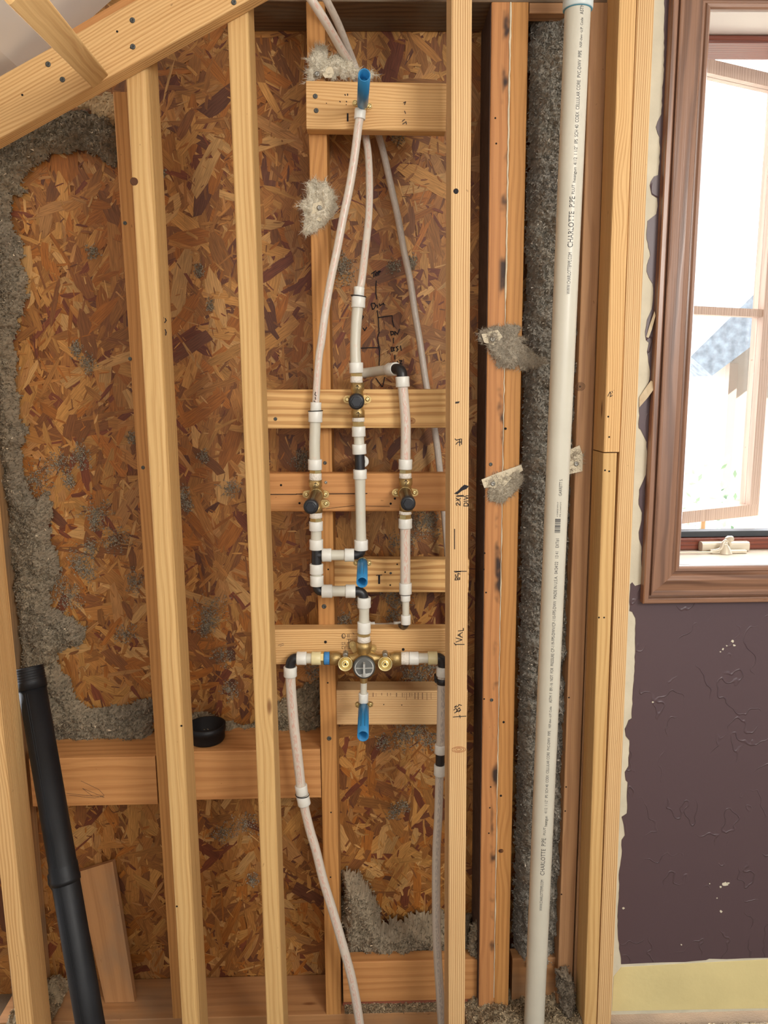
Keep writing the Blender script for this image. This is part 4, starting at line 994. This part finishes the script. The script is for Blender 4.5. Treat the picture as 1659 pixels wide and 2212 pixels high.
for ex, ey in ((762, 1393), (806, 1401)):
    E_ = V_(ex, ey, YP+.01); ctr = V_(786, 1430, YP+.01); u = (E_-ctr).normalized(); s = u.cross(Vector((0, 1, 0))); rx = r14*8
    mb = MB(); mb.prism([ctr+s*rx*1.4]+[E_+(u*math.cos(a)+s*math.sin(a))*rx for a in [math.pi/2-i*math.pi/8 for i in range(9)]]+[ctr-s*rx*1.4], (0, .004, 0)); ea = mb.build('mounting_ear', 'brass', vr)
    mb = MB(); mb.lathe(E_+Vector((0, .001, 0)), E_-Vector((0, .001, 0)), [(0, .0035), (1, .003)], n=12); mb.build('ear_screw', 'brassb', ea)
def tape(p0, p1, mat='tape'):
    mb = MB(); rt = r14*14; mb.lathe(V_(*p0), V_(*p1), [(0, rt*.9), (.1, rt), (.5, rt*.98), (.9, rt*1.04), (1, rt*.9)]); mb.build('thread_tape', mat, vr)
def nut(p0, p1):
    mb = MB(); hexnut(mb, V_(*p0), V_(*p1), r14*14.6); mb.build('adapter_nut', 'brassb', vr)
tape((786, 1373.5), (786, 1386)); nut((786, 1367), (786, 1373.5)); tape((713, 1422), (700, 1422), 'bluet'); nut((700, 1422), (692.5, 1422)); tape((866, 1422), (883, 1422))
mb = MB(); mb.lathe(V_(785.5, 1463), V_(785.6, 1474), [(0, r14*9), (1, r14*8)]); mb.build('outlet', 'brass', vr)

t = tube('supply_tube', 'pexp', [(690, 1422), (668, 1422), (648, 1422)], [25, 22, 24], 'short crosswise tube left of the shower valve'); ring(t, (693.5, 1422), (673, 1422), 29, 'ringy'); ring(t, (662, 1422), (641, 1422), 29)
t = tube('supply_tube', 'pexp', [(886, 1422), (914, 1421.5), (940, 1421)], [25, 22, 24], 'short crosswise tube right of the shower valve'); ring(t, (883.5, 1422), (904, 1422), 29); ring(t, (924, 1421.5), (944.5, 1421), 29, 'ringy')
fitting('elbow_fitting', [[(645, 1422), (628, 1422), (627, 1446)]], 22, 'black elbow at the left end of the shower valve line')
fitting('elbow_fitting', [[(940, 1421), (957, 1421), (957, 1444)]], 22, 'black elbow at the right end of the shower valve line, touching the stud')
t = tube('supply_tube', 'pex', [(627, 1445), (627.6, 1472), (631, 1522), (635.5, 1573), (641.6, 1624), (648, 1680), (651, 1712)], [23, 22, 22, 22, 22, 21, 21], 'printed tube hanging down on the left below the shower valve')
ring(t, (627, 1440), (627, 1461), 29); ring(t, (650, 1696), (652.5, 1715), 27); oring(t, 653, 1716.5, 29, tilt=-.05)
t = tube('supply_tube', 'pex', [(655, 1722), (659, 1750), (670, 1795), (682, 1835), (698.6, 1902), (719.5, 1970), (739, 2037), (757.7, 2105), (771, 2172), (780, 2235)], [21]+[19.5]*8+[19], 'long red-printed tube swinging down to the right at the bottom')
ring(t, (653.5, 1718), (657.5, 1738), 28.5)
t = tube('supply_tube', 'pexd', [(956.5, 1443), (955.5, 1480), (954.5, 1540), (953, 1600), (951.5, 1620)], [23, 22, 21.5, 21, 20], 'hazy tube hanging beside the right stud above a black coupling')
ring(t, (957, 1439.5), (956.5, 1459.5), 29); ring(t, (951.8, 1608), (951, 1627), 25.5)
mb = MB(); collar_mb(mb, pt(956, 1465), pt(956, 1477), mm(956, 1470, YP, 27)/2)
P = pt(956, 1470); mb.box((P.x-.017, P.y-.004, P.z-.004), (P.x+.017, P.y+.012, P.z+.004)); mb.box((P.x-.018, P.y-.002, P.z-.003), (P.x-.014, P.y+.012, P.z+.012))
o = mb.build('pipe_clamp', 'black', None); tag(o, 'black plastic clamp round the tube beside the right stud', 'clamp')
fitting('coupling_fitting', [[(951, 1622), (950.4, 1656)]], 19.5, 'black straight coupling beside the right stud')
t = tube('supply_tube', 'pexd', [(950, 1655), (949, 1690), (946.7, 1766), (943, 1835), (942, 1936), (944, 2037), (950, 2139), (956, 2235)], [20]+[18.5]*7, 'long hazy tube running down beside the right stud to the floor')
ring(t, (950.5, 1651.5), (949.8, 1674), 26)
t = tube('supply_tube', 'pexp', [(785.5, 1470), (785.4, 1490), (785, 1508)], [15, 14.5, 15], 'thin short tube from the shower valve to the bottom stub'); ring(t, (785.2, 1497), (785, 1517), 21.5)

# ---- blue stub outs
def stub(base, end, w, ears, label, rt=None):
    root = empty('stub_out', pt(*base), label, 'stub-out')
    B = pt(*base); E_ = pt(*end); r = mm(*end, w)/2
    d = (E_-B).normalized(); L = (E_-B).length
    mb = MB()
    mb.lathe(B, E_, [(0, r*.5), (0, r*.96), (.12, r*.96), (.13, r), (1, r), (1, r*.84), (.35, r*.84), (.35, .0001)], n=32)
    rb = MB()
    if rt:
        up = Vector((0, 0, 1)); up = (up-d*up.dot(d)).normalized(); q0 = B+d*L*.35+up*r*.99; q1 = B+d*L*.85+up*r*.99
        for sx_ in (-1, 1): mb.sweep([q0+Vector((sx_*r*.32, 0, 0)), q1+Vector((sx_*r*.32, 0, 0))], .0006, n=6)
    mb.build('blue_sleeve', 'blue', root)
    mb = MB(); eb = [pt(x, y, base[2]+.008) for x, y in ears]; a, b = eb; u = (b-a).normalized(); s = u.cross(Vector((0, 1, 0))); rx = mm(*base, 6.2)
    outl = [a-u*0+(-u*math.sin(q)+s*math.cos(q))*rx for q in [i*math.pi/8 for i in range(9)]]+[b+(u*math.sin(q)-s*math.cos(q))*rx for q in [i*math.pi/8 for i in range(9)]]
    mb.prism(outl, (0, .004, 0)); mp_ = mb.build('mounting_plate', 'brass', root)
    mb = MB(); mb.lathe(B+d*-.012, B+d*.004, [(0, r*.8), (.5, r*1.02), (1, r*1.02)]); mb.lathe(pt(base[0], base[1]+10, base[2]), B-d*.006, [(0, r*.7), (1, r*.75)]); mb.build('elbow_body', 'brass', root)
    for q in eb:
        mb = MB(); mb.lathe(q+Vector((0, .001, 0)), q-Vector((0, .002, 0)), [(0, .0046), (.6, .0044), (1, .0015), (.7, .001)], n=14); mb.build('screw', 'brassb', mp_)
    return root
stub((783, 226, YP-.005), (787, 162, 1.50), 27, [(767, 222), (798, 229)], 'topmost blue stub pointing outward from the highest block')
stub((783, 1214, YP-.005), (782, 1258, 1.49), 24.5, [(769, 1216), (797, 1217)], 'middle blue stub pointing outward between two black elbows', rt=1)
stub((785.5, 1527, YP-.002), (784, 1590, 1.50), 25, [(773, 1523), (800, 1522.5)], 'lowest blue stub pointing outward below the shower valve', rt=1)

# ------------------------------------------------------------------ white pvc vent pipe
pb = at(1153, 2225, 1.655); ptp = at(1257, -190, 1.594); PR = .0245
ax = (ptp-pb); AL = ax.length; ad = ax.normalized()
pr = empty('vent_pipe', pb, 'tall leaning cream plastic pipe with black printed lettering', 'pipe')
mb = MB(); mb.sweep([pb+ad*AL*i/20 for i in range(21)], PR, n=48); mb.build('pipe_body', 'pvc', pr)
def upar(py):
    lo, hi = 0, AL
    for _ in range(40):
        m = (lo+hi)/2
        if proj(pb+ad*m)[1] > py: lo = m
        else: hi = m
    return lo
mb = MB(); u0 = upar(22); mb.lathe(pb+ad*u0, pb+ad*AL, [(0, PR*1.02), (0, PR*1.15), (.02, PR*1.17), (1, PR*1.17)], n=48); cp_ = mb.build('coupling', 'pvcc', pr)
mb = MB(); mb.lathe(pb+ad*(u0-.0012), pb+ad*(u0+.0006), [(0, PR*1.03), (.5, PR*1.13), (1, PR*1.13)], n=48); mb.build('glue_line', plain('teal_glue', srgb(90, 150, 170), .4), cp_)
fr = Vector((0, -1, 0)); 
def wrap(vs, fs, name, y0, y1, hpx, th, mat):
    """letters read upward; y0 bottom pixel row, y1 top pixel row"""
    ua, ub = upar(y0), upar(y1); w = max(v.x for v in vs); sc = (ub-ua)/w
    mid = pb+ad*(ua+ub)/2; tocam = (CAM-mid); nf = (tocam-ad*tocam.dot(ad)).normalized(); rt_ = ad.cross(nf)
    if rt_.x < 0: rt_ = -rt_
    hs = mm(1200, (y0+y1)/2, 1.63, hpx)/.72
    V = []
    for v in vs:
        a = th-(v.y*hs)/PR
        V.append(pb+ad*(ua+v.x*sc)+(nf*math.cos(a)+rt_*math.sin(a))*(PR+.00035))
    # face winding toward outside
    m2 = MB()
    F = []
    for f in fs:
        n = (V[f[1]]-V[f[0]]).cross(V[f[2]]-V[f[0]])
        c = V[f[0]]-(pb+ad*((V[f[0]]-pb).dot(ad)))
        F.append(f if n.dot(c) > 0 else f[::-1])
    m2.add(V, F); m2.build(name, mat, pr)
SPEC = '4112  1 1/2"  IPS  SCH 40  COEX  CELLULAR CORE  PVC-DWV  PIPE'
lines = [('WWW.CHARLOTTEPIPE.COM', 638, 549, 7.5, .36), ('CHARLOTTE  PIPE', 538, 430, 11.5, .42), ('PLUT', 425, 405, 6, .36), (SPEC, 363, 120, 7.5, .45), ('NSF-dwv -U.P. Code', 113, 50, 5.5, .45), ('ASTM F', 43, 14, 7.5, .45),
 ('WWW.CHARLOTTEPIPE.COM', 1952, 1886, 6, .30), ('CHARLOTTE  PIPE', 1876, 1797, 9, .36), ('PLUT', 1790, 1774, 5, .30), (SPEC, 1744, 1568, 6, .36), ('NSF-dwv -U.P. Code', 1562, 1516, 5, .36),
 ('ASTM  F  891-16  NOT  FOR  PRESSURE', 1508, 1403, 6.5, .36), ('CP-119-FPS-DWV/CP-110-FPS-DWV  MADE IN U.S.A.  04/24/22   13 41   EXT#1', 1400, 1158, 7, .36), ('GARRETT S.', 1067, 1031, 6.5, .42),
 ('A CHARGE WITH IT', 1112, 1080, 3, .18), ('MTE  A CHARTOTT', 1112, 1080, 3, .42)]
for body, y0, y1, hp, th in lines:
    vs, fs, w = text_mesh(body); wrap(vs, fs, 'printed_lettering', y0, y1, hp, th, 'inkg')
for y0, y1 in ((400, 368), (1772, 1750)):
    vs, fs, w = text_mesh('heatgun'); wrap(vs, fs, 'printed_mark', y0, y1, 6.5, .42, 'ink')
# barcode
vs = []; fs = []; x = 0; rng = random.Random(9)
while x < 10:
    w_ = rng.choice((.15, .25, .45)); b = len(vs); vs += [Vector((x, 0, 0)), Vector((x+w_, 0, 0)), Vector((x+w_, .75, 0)), Vector((x, .75, 0))]; fs.append([b, b+1, b+2, b+3]); x += w_+rng.choice((.12, .2, .35))
# extrude across more angle steps so it hugs the pipe
vs2 = []; fs2 = []
for f in fs:
    x0_, x1_ = vs[f[0]].x, vs[f[1]].x
    for k in range(4):
        b = len(vs2); vs2 += [Vector((x0_, .75*k/4, 0)), Vector((x1_, .75*k/4, 0)), Vector((x1_, .75*(k+1)/4, 0)), Vector((x0_, .75*(k+1)/4, 0))]; fs2.append([b, b+1, b+2, b+3])
wrap(vs2, fs2, 'barcode', 1146, 1116, 11, .42, 'inkg')

# ------------------------------------------------------------------ black drain pipe leaning at the left
q0 = at(205, 2270, 1.455); q1 = at(62, 1441, 1.655)
br = empty('drain_pipe', q0, 'fat black plastic pipe leaning in the lower left corner', 'pipe')
d = (q1-q0).normalized(); LL = (q1-q0).length; BR = .0292
mb = MB(); mb.lathe(q0, q1-d*.004, [(0, BR), (1, BR), (1, BR*.9), (.9, BR*.88), (.9, .0005)], n=44); mb.build('pipe_body', 'abs', br)
mb = MB(); prof = [(0, BR*1.01), (0, BR*1.06), (.3, BR*1.07)]
for i in range(5): prof += [(.35+i*.12, BR*1.08), (.39+i*.12, BR*1.04), (.43+i*.12, BR*1.04), (.46+i*.12, BR*1.08)]
prof += [(1, BR*1.05), (1, BR*.95), (.5, BR*.9), (.45, .0005)]
mb.lathe(q1-d*.048, q1, prof, n=44); mb.build('threaded_end', 'abs', br)
def uat(py):
    lo, hi = 0, LL
    for _ in range(40):
        m = (lo+hi)/2
        if proj(q0+d*m)[1] > py: lo = m
        else: hi = m
    return lo
ua = uat(1905); ub = uat(1865)
mb = MB(); mb.lathe(q0+d*ua, q0+d*ub, [(0, BR*1.0), (0, BR*1.07), (.25, BR*1.09), (.3, BR*1.04), (.9, BR*1.05), (1, BR*1.0)], n=44); mb.build('joint_collar', 'abs', br)
for py, off in ((1470, -.031), (1905, -.032)):
    u = uat(py); P = q0+d*u; mb = MB()
    mb.sweep([P+Vector((off, .01, .022)), P+Vector((off-.006, .008, .010)), P+Vector((off-.005, .006, -.008)), P+Vector((off+.003, .004, -.024))], [.003, .0045, .0045, .003], n=10); mb.build('strap_hook', 'black', br)
sd = Vector((0, -1, 0)).cross(d).normalized(); fn = sd.cross(d).normalized()
if fn.y > 0: fn = -fn
mb = MB()
for o_ in (-.1, .05): 
    a = o_; off = (fn*math.cos(a)+Vector((1, 0, 0))*math.sin(a))*BR*1.0
    mb.sweep([q0+d*.05+off, q1-d*.055+off], .0007, n=6)
mb.build('mould_seam', 'abs', br)

# ------------------------------------------------------------------ black cup on the fire block
cz = zt+.0006; cc = at(447, 1590, YO+.058); cR = .046
cr_ = empty('plastic_cup', (cc.x, YO+.058, cz), 'shallow open black plastic cup on the horizontal block between the studs', 'cup')
mb = MB(); mb.lathe((cc.x, YO+.058, cz), (cc.x, YO+.058, cz+.042), [(0, cR*.4), (0, cR*.86), (.12, cR*.93), (.6, cR*.96), (.62, cR), (1, cR), (1, cR*.93), (.2, cR*.88), (.2, .0005)], n=48)
mb.build('cup_body', 'abs', cr_)

# ------------------------------------------------------------------ purple drywall with torn edge, yellow base band
YD = YO-.0125
px = lambda P, Y: [at(x, y, Y) for x, y in P]
gR = [(1414, -40), (1318, 2180)]
casL = lambda y: 1446-61*y/1287
open_x0 = at(1527, 0, YD).x
XR = at(2150, 1100, YD).x
# board around the window opening: left piece (torn), bottom piece
open_bl = at(1463, 1222, YD)
zo = open_bl.z; xo = open_bl.x
lw = MB()
lw.prism([at(1413, -60, YD), (xo, YD, at(1413, -60, YD).z), (xo, YD, zo), (XR, YD, zo), (XR, YD, at(1500, 2185, YD).z), at(1318, 2192, YD), at(1366, 1100, YD)], (0, .012, 0))
o = struct('wall_right', lw, 'cream')
hw = MB(); zt_o = at(1527, 20, YD).z; hw.box((xo, YD, zt_o+.01), (XR, YD+.012, 2.618)); hz_ = at(1413, -60, YD); hw.box((hz_.x, YD, hz_.z+.0005), (xo-.0005, YD+.012, 2.618)); struct('wall_right', hw, 'purple')
pp = [(1436, -40), (1435, 130), (1429, 246), (1421, 262), (1417, 274), (1421, 288), (1425, 296), (1426, 330), (1422, 378), (1413, 381), (1406, 392), (1404, 400), (1408, 420), (1420, 428), (1421, 445), (1418, 462), (1408, 470), (1399, 477), (1397, 516), (1405, 552), (1398, 572), (1397, 586), (1402, 600), (1410, 613), (1411, 640), (1408, 668), (1398, 690), (1394, 715), (1396, 735), (1402, 740), (1398, 760), (1403, 792), (1404, 812), (1400, 830), (1390, 850), (1381, 870), (1380, 925), (1384, 928), (1390, 940), (1397, 955), (1398, 985), (1395, 1026), (1387, 1045), (1381, 1058), (1380, 1090), (1387, 1108), (1386, 1125), (1380, 1150), (1381, 1165), (1386, 1181), (1386, 1240), (1385, 1262), (1372, 1266), (1366, 1258), (1362, 1262), (1360, 1320), (1366, 1322), (1373, 1336), (1372, 1380), (1371, 1440), (1367, 1500), (1365, 1552), (1358, 1556), (1350, 1575), (1352, 1590), (1360, 1600), (1358, 1655), (1350, 1668), (1352, 1686), (1356, 1690), (1354, 1758), (1343, 1765), (1348, 1785), (1350, 1805), (1343, 1815), (1343, 1850), (1338, 1880), (1337, 1930), (1334, 1980), (1335, 2020), (1342, 2081)]
rng = random.Random(21); pj = []
for a, b in zip(pp[:-1], pp[1:]):
    n = max(1, int(math.hypot(b[0]-a[0], b[1]-a[1])/9))
    for i in range(n): t_ = i/n; pj.append((a[0]+(b[0]-a[0])*t_+(rng.uniform(-1, 1) if i else 0), a[1]+(b[1]-a[1])*t_))
pj.append(pp[-1])
bot = [(1342, 2083), (1380, 2081), (1430, 2079), (1480, 2078), (1500, 2076), (1525, 2074), (1532, 2071), (1570, 2072), (1610, 2070), (1659, 2069), (2150, 2050)]
# purple paint skin: left strip to the opening, then below it
YPn = YD-.0015
Pl = [at(x, y, YPn) for x, y in pj]
pb_ = [at(x, y, YPn) for x, y in bot]
pm = bmesh.new()
vs = [pm.verts.new(p) for p in Pl+pb_+[Vector((XR, YPn, zo)), Vector((xo, YPn, zo)), Vector((xo, YPn, at(1436, -40, YPn).z))]]
f = pm.faces.new(vs); ex = bmesh.ops.extrude_face_region(pm, geom=[f])
bmesh.ops.translate(pm, verts=[v for v in ex['geom'] if isinstance(v, bmesh.types.BMVert)], vec=(0, .0014, 0))
bmesh.ops.triangulate(pm, faces=pm.faces[:]); bmesh.ops.recalc_face_normals(pm, faces=pm.faces[:])
me = bpy.data.meshes.new('wall_right'); pm.to_mesh(me); pm.free(); o = mk('wall_right', me, 'purple'); o['kind'] = 'structure'; WP = o
# yellow band
ym = MB(); ym.prism([at(1342, 2090, YPn+.0002), at(1480, 2082, YPn+.0002), at(1659, 2073, YPn+.0002), at(2150, 2052, YPn+.0002), at(2150, 2165, YPn+.0002), at(1659, 2178, YPn+.0002), at(1322, 2184, YPn+.0002), at(1326, 2110, YPn+.0002)], (0, .0015, 0))
o = ym.build('baseboard_right', 'yellow', None); o['kind'] = 'structure'
# paint chips on the purple wall
chip = MB()
for (cx, cy, r_) in [(1567, 1910, 7), (1573, 1908, 4), (1557, 1916, 3), (1558, 1969, 3.5), (1549, 1940, 1.8), (1347, 1962, 3), (1472, 2041, 2), (1410, 1517, 2.5), (1583, 1385, 4), (1586, 1394, 3), (1562, 1402, 3), (1556, 1408, 2), (1570, 1395, 2), (1533, 1909, 1.5)]:
    rng = random.Random(int(cx*cy)); n = 9
    chip.prism([at(cx+math.cos(i*6.283/n)*r_*rng.uniform(.5, 1.2), cy+math.sin(i*6.283/n)*r_*rng.uniform(.4, 1.0), YPn-.0004) for i in range(n)], (0, .0006, 0))
o = chip.build('paint_chip', 'cream', WP)
# torn paper flap sticking up by the casing
def flap(pts, label):
    root = empty('torn_paper', at(*pts[0][:2], YPn), label, 'paper scrap'); mb = MB()
    P = [at(x, y, YPn-o_) for x, y, o_ in pts]; n = len(P)//2
    V = P; F = [[i, i+1, 2*n-2-i, 2*n-1-i] for i in range(n-1)]
    V2 = [v+Vector((.0004, .0008, 0)) for v in V]; mb.add(V, F); mb.add(V2, [f[::-1] for f in F])
    m = len(V); mb.add(V+V2, [[i, (i+1) % m, (i+1) % m+m, i+m] for i in range(m)]); mb.build('paper', 'paper', root)
flap([(1381, 858, .001), (1396, 836, .004), (1406, 822, .008), (1420, 830, .022), (1400, 858, .014), (1381, 880, .002)], 'curled torn paper flap beside the window casing')
flap([(1396, 728, .0008), (1404, 700, .003), (1414, 672, .008), (1416, 682, .012), (1408, 712, .006), (1401, 730, .001)], 'thin torn paper strip above the curled flap')

# ------------------------------------------------------------------ window
win = empty('window_1', (xo, YD, zo), None, None); win['kind'] = 'structure'
zt_o = at(1527, 26, YD).z; xr_o = xo+.80
CW = .083
prof = [(0, 0), (0, .010), (.003, .014), (.009, .0145), (.012, .011), (.016, .011), (.019, .016), (.030, .0175), (.045, .0145), (.055, .012), (.060, .0125), (.0645, .017), (.0665, .008), (.0695, .008), (.0705, .021), (.073, .023), (.081, .0225), (CW, .020), (CW, 0)]
def casing_piece(name, A, B, outw, L0=0):
    """inner edge A->B, outward direction outw, mitred"""
    A = Vector(A); B = Vector(B); t = (B-A).normalized(); o_ = Vector(outw); mb = MB(); V = []; n = len(prof)
    for P, s in ((A, -1), (B, 1)):
        for (w_, h_) in prof: V.append(P+o_*w_+t*s*w_+Vector((0, -h_, 0)))
    F = []; U = []; Ln = (B-A).length
    acc = 0
    for i in range(n-1):
        dl = math.hypot(prof[i+1][0]-prof[i][0], prof[i+1][1]-prof[i][1])
        F.append([i, i+1, n+i+1, n+i]); U.append([(0, acc), (0, acc+dl), (Ln, acc+dl), (Ln, acc)]); acc += dl
    nr = (V[1]-V[0]).cross(V[n]-V[0])
    F.append(list(range(n))); U.append([(0, 0)]*n); F.append(list(range(n, 2*n))[::-1]); U.append([(0, 0)]*n)
    c = (V[8+1]-V[8]).cross(V[n+8]-V[8])
    if c.y > 0: F = [f[::-1] for f in F]; U = [u[::-1] for u in U]
    mb.add(V, F, U); mb.build(name, 'trimw', win)
BLi = (xo, YPn, zo); TLi = (xo, YPn, zt_o); TRi = (xr_o, YPn, zt_o); BRi = (xr_o, YPn, zo)
casing_piece('casing', BLi, TLi, (-1, 0, 0)); casing_piece('casing', BLi, BRi, (0, 0, -1)); casing_piece('casing', TLi, TRi, (0, 0, 1)); casing_piece('casing', BRi, TRi, (1, 0, 0))
YF_ = YO+.15     # window frame face
def wbox(name, lo, hi, mat):
    mb = MB(); x0, y0, z0 = lo; x1, y1, z1 = hi
    horizontal = (x1-x0) > (z1-z0)
    if horizontal: beam_mb(mb, (x0, y0, z0), (x1, y0, z0), (0, 0, 1), z1-z0, y1-y0, c=.002)
    else: beam_mb(mb, (x0, y0, z0), (x0, y0, z1), (1, 0, 0), x1-x0, y1-y0, c=.002)
    return mb.build(name, mat, win)
wbox('jamb', (xo-.018, YPn+.0006, zo-.018), (xo-.0005, YF_+.06, zt_o+.018), 'trimw')
wbox('jamb', (xr_o+.0005, YPn+.0006, zo-.018), (xr_o+.018, YF_+.06, zt_o+.018), 'trimw')
wbox('sill', (xo, YPn+.0006, zo-.018), (xr_o, YF_+.06, zo), plain('daylight_painted_sill', srgb(214, 204, 186), .3, var=.1))  # daylight reflecting off the sill top is put into this pale colour
wbox('head_jamb', (xo, YPn+.0006, zt_o), (xr_o, YF_+.06, zt_o+.018), plain('daylight_painted_head', srgb(206, 196, 186), .3))  # reflected light on the head's underside is put into this pale colour
wbox('sill_edge', (xo, YPn-.004, zo-.006), (xr_o, YPn+.0004, zo+.003), 'edge_gloss')
wbox('frame_rail', (xo, YF_, zo+.0005), (xr_o, YF_+.03, zo+.030), 'sashw')
wbox('gasket', (xo, YF_+.012, zo+.0305), (xr_o, YF_+.045, zo+.046), 'gasket')
zfh = at(1600, 118, YF_).z
wbox('frame_rail', (xo, YF_-.06, zfh), (xr_o, YF_+.03, zt_o-.0005), 'sashw')
wbox('frame_stile', (xo+.0005, YF_, zo+.031), (xo+.010, YF_+.045, zfh-.001), 'sashw')
# crank handle
hr = empty('crank_handle', at(1560, 1188, YF_-.02), 'cream folding crank handle on the window sill frame', 'handle')
def hb_(name, mb): return mb.build(name, 'handle', hr)
q = at(1512, 1186, YF_-.012); q2 = at(1613, 1186, YF_-.012); zz = zo+.0006
mb = MB(); beam_mb(mb, (q.x, YF_-.026, zz), (q2.x, YF_-.026, zz), (0, 0, 1), .024, .024, c=.006); hb_('cover', mb)
mb = MB(); c = at(1570, 1190, YF_-.05)
hx = c.x
mb.sweep(catmull([Vector((q.x+.014, YF_-.04, zz+.006)), Vector((hx-.03, YF_-.042, zz+.006)), Vector((hx-.014, YF_-.046, zz+.012)), Vector((hx-.006, YF_-.046, zz+.030)), Vector((hx+.008, YF_-.04, zz+.030)), Vector((hx+.014, YF_-.036, zz+.018))], 6), .0042, n=12); hb_('crank_arm', mb)
mb = MB(); mb.lathe((hx+.004, YF_-.032, zz+.034), (hx+.014, YF_-.05, zz+.038), [(0, .004), (.3, .0075), (.8, .0075), (1, .004)], n=16); hb_('knob', mb)
mb = MB(); beam_mb(mb, (hx-.034, YF_-.046, zz), (hx+.052, YF_-.046, zz), (0, 0, 1), .008, .014, c=.002); mb.lathe((hx, YF_-.04, zz), (hx, YF_-.04, zz+.022), [(0, .018), (.5, .013), (1, .006)], n=20); hb_('base', mb)
mb = MB(); mb.sweep([Vector((xo+.004, YF_-.044, zz+.004)), Vector((hx-.034, YF_-.046, zz+.004))], .0022, n=8); hb_('operator_bar', mb)

# open sash, hinged at the left, swung outward
ang = R(24); hx0 = xo+.010; hy0 = YF_+.05
sz0 = zo+.050; sz1 = zfh+.03
sxd = Vector((math.cos(ang), math.sin(ang), 0)); syd = Vector((-math.sin(ang), math.cos(ang), 0))
SW = .40
so = empty('window_sash', (hx0, hy0, sz0), 'open window sash swung outward, glazed, with one crossbar', 'window sash')
def sbox(name, u0, u1, z0, z1, t0, t1, mat):
    o0 = Vector((hx0, hy0, 0)); mb = MB()
    P = [o0+sxd*u0+syd*t0+Vector((0, 0, z0)), o0+sxd*u1+syd*t0+Vector((0, 0, z0)), o0+sxd*u1+syd*t0+Vector((0, 0, z1)), o0+sxd*u0+syd*t0+Vector((0, 0, z1))]
    mb.prism(P, syd*(t1-t0)); return mb.build(name, mat, so)
RW = .032
sbox('rail', 0, SW, sz0, sz0+RW, 0, .035, 'sasho'); sbox('rail', 0, SW, sz1-RW, sz1, 0, .035, 'sasho')
sbox('stile', 0, .02, sz0+RW, sz1-RW, 0, .035, 'sasho'); sbox('stile', SW-.035, SW, sz0+RW, sz1-RW, 0, .035, 'sasho')
zm = at(1560, 678, YF_+.1).z; sbox('muntin', .02, SW-.035, zm, zm+.020, .004, .030, 'sasho')
def glassmat():
    m, nt, b = newmat('clear_glass'); nt.nodes.remove(b)
    g = N(nt, 'ShaderNodeBsdfGlossy'); g.inputs['Roughness'].default_value = .02; tr = N(nt, 'ShaderNodeBsdfTransparent'); mx = N(nt, 'ShaderNodeMixShader'); mx.inputs[0].default_value = .06
    nt.links.new(tr.outputs[0], mx.inputs[1]); nt.links.new(g.outputs[0], mx.inputs[2]); nt.links.new(mx.outputs[0], nt.nodes['Material Output'].inputs[0]); return m
sbox('pane', .02, SW-.035, sz0+RW, sz1-RW, .016, .019, glassmat())

# ------------------------------------------------------------------ outside: neighbour house and greenery
YH = 7.0
h0 = at(1600, 900, YH)
house = empty('house', (h0.x+1.0, YH+.8, -2.6), 'pale neighbouring house with a sloping shingled roof seen through the window', 'house')
def roofm():
    return plain('hazy_blue_shingles', srgb(150, 165, 180), .9, var=.4, vscale=14, bump=1, bscale=40)  # outdoor haze is put into the blue-grey colour
M_['roof'] = roofm(); M_['siding'] = plain('tan_siding', srgb(226, 214, 200), .8, var=.1, vscale=5)  # siding colour lightened toward the blown-out daylight outside
P1 = at(1492, 770, YH); P2 = at(1700, 566, YH); P3 = at(1900, 760, YH); P4 = at(1538, 812, YH)
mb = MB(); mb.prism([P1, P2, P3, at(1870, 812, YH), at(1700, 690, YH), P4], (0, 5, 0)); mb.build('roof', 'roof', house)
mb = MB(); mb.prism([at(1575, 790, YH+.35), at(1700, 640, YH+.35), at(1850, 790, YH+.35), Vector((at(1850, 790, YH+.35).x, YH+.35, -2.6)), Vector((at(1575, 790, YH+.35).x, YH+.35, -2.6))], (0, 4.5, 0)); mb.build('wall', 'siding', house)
mb = MB(); x_ = at(1572, 900, YH+.3); mb.box((x_.x-.03, YH+.26, -2.6), (x_.x+.05, YH+.345, x_.z+.5)); mb.build('downspout', plain('brown_downspout', srgb(214, 196, 180), .6), house)  # downspout brown faded toward the glare outside
rng = random.Random(31); V = []; F = []
tc_ = at(1500, 1080, 5.5)
for q in range(420):
    a = rng.uniform(0, 6.283); e = rng.uniform(-1, 1); rr_ = rng.random()**.5
    p = Vector((tc_.x+.12+math.cos(a)*.42*rr_, 5.6+math.sin(a)*.3, tc_.z-.35+e*.75*(1-rr_*.4)))
    d = Vector((rng.gauss(0, 1), rng.gauss(0, 1), rng.gauss(0, 1))).normalized()*.035; s = d.cross(Vector((rng.gauss(0, 1), 1, rng.gauss(0, 1)))).normalized()*.014
    b = len(V); V += [tuple(p-d), tuple(p+s), tuple(p+d), tuple(p-s)]; F.append([b, b+1, b+2, b+3])
sh = empty('shrub', (tc_.x+.12, 5.6, -2.6), 'washed out green shrub outside, low left in the window', 'shrub')
me = bpy.data.meshes.new('foliage'); me.from_pydata(V, [], F); mk('foliage', me, plain('leaf', srgb(190, 225, 190), .6), sh)  # leaf green paled for the overexposed view outside
mb = MB(); mb.sweep([Vector((tc_.x+.12, 5.6, -2.6)), Vector((tc_.x+.12, 5.6, tc_.z-.1))], [.05, .015], n=10); mb.build('stem', 'olde', sh)
gm = MB(); gm.box((-6, 3.5, -2.7), (14, 30, -2.6)); gm.build('floor', plain('sunlit_ground', srgb(210, 205, 195), .9), None)['kind'] = 'structure'
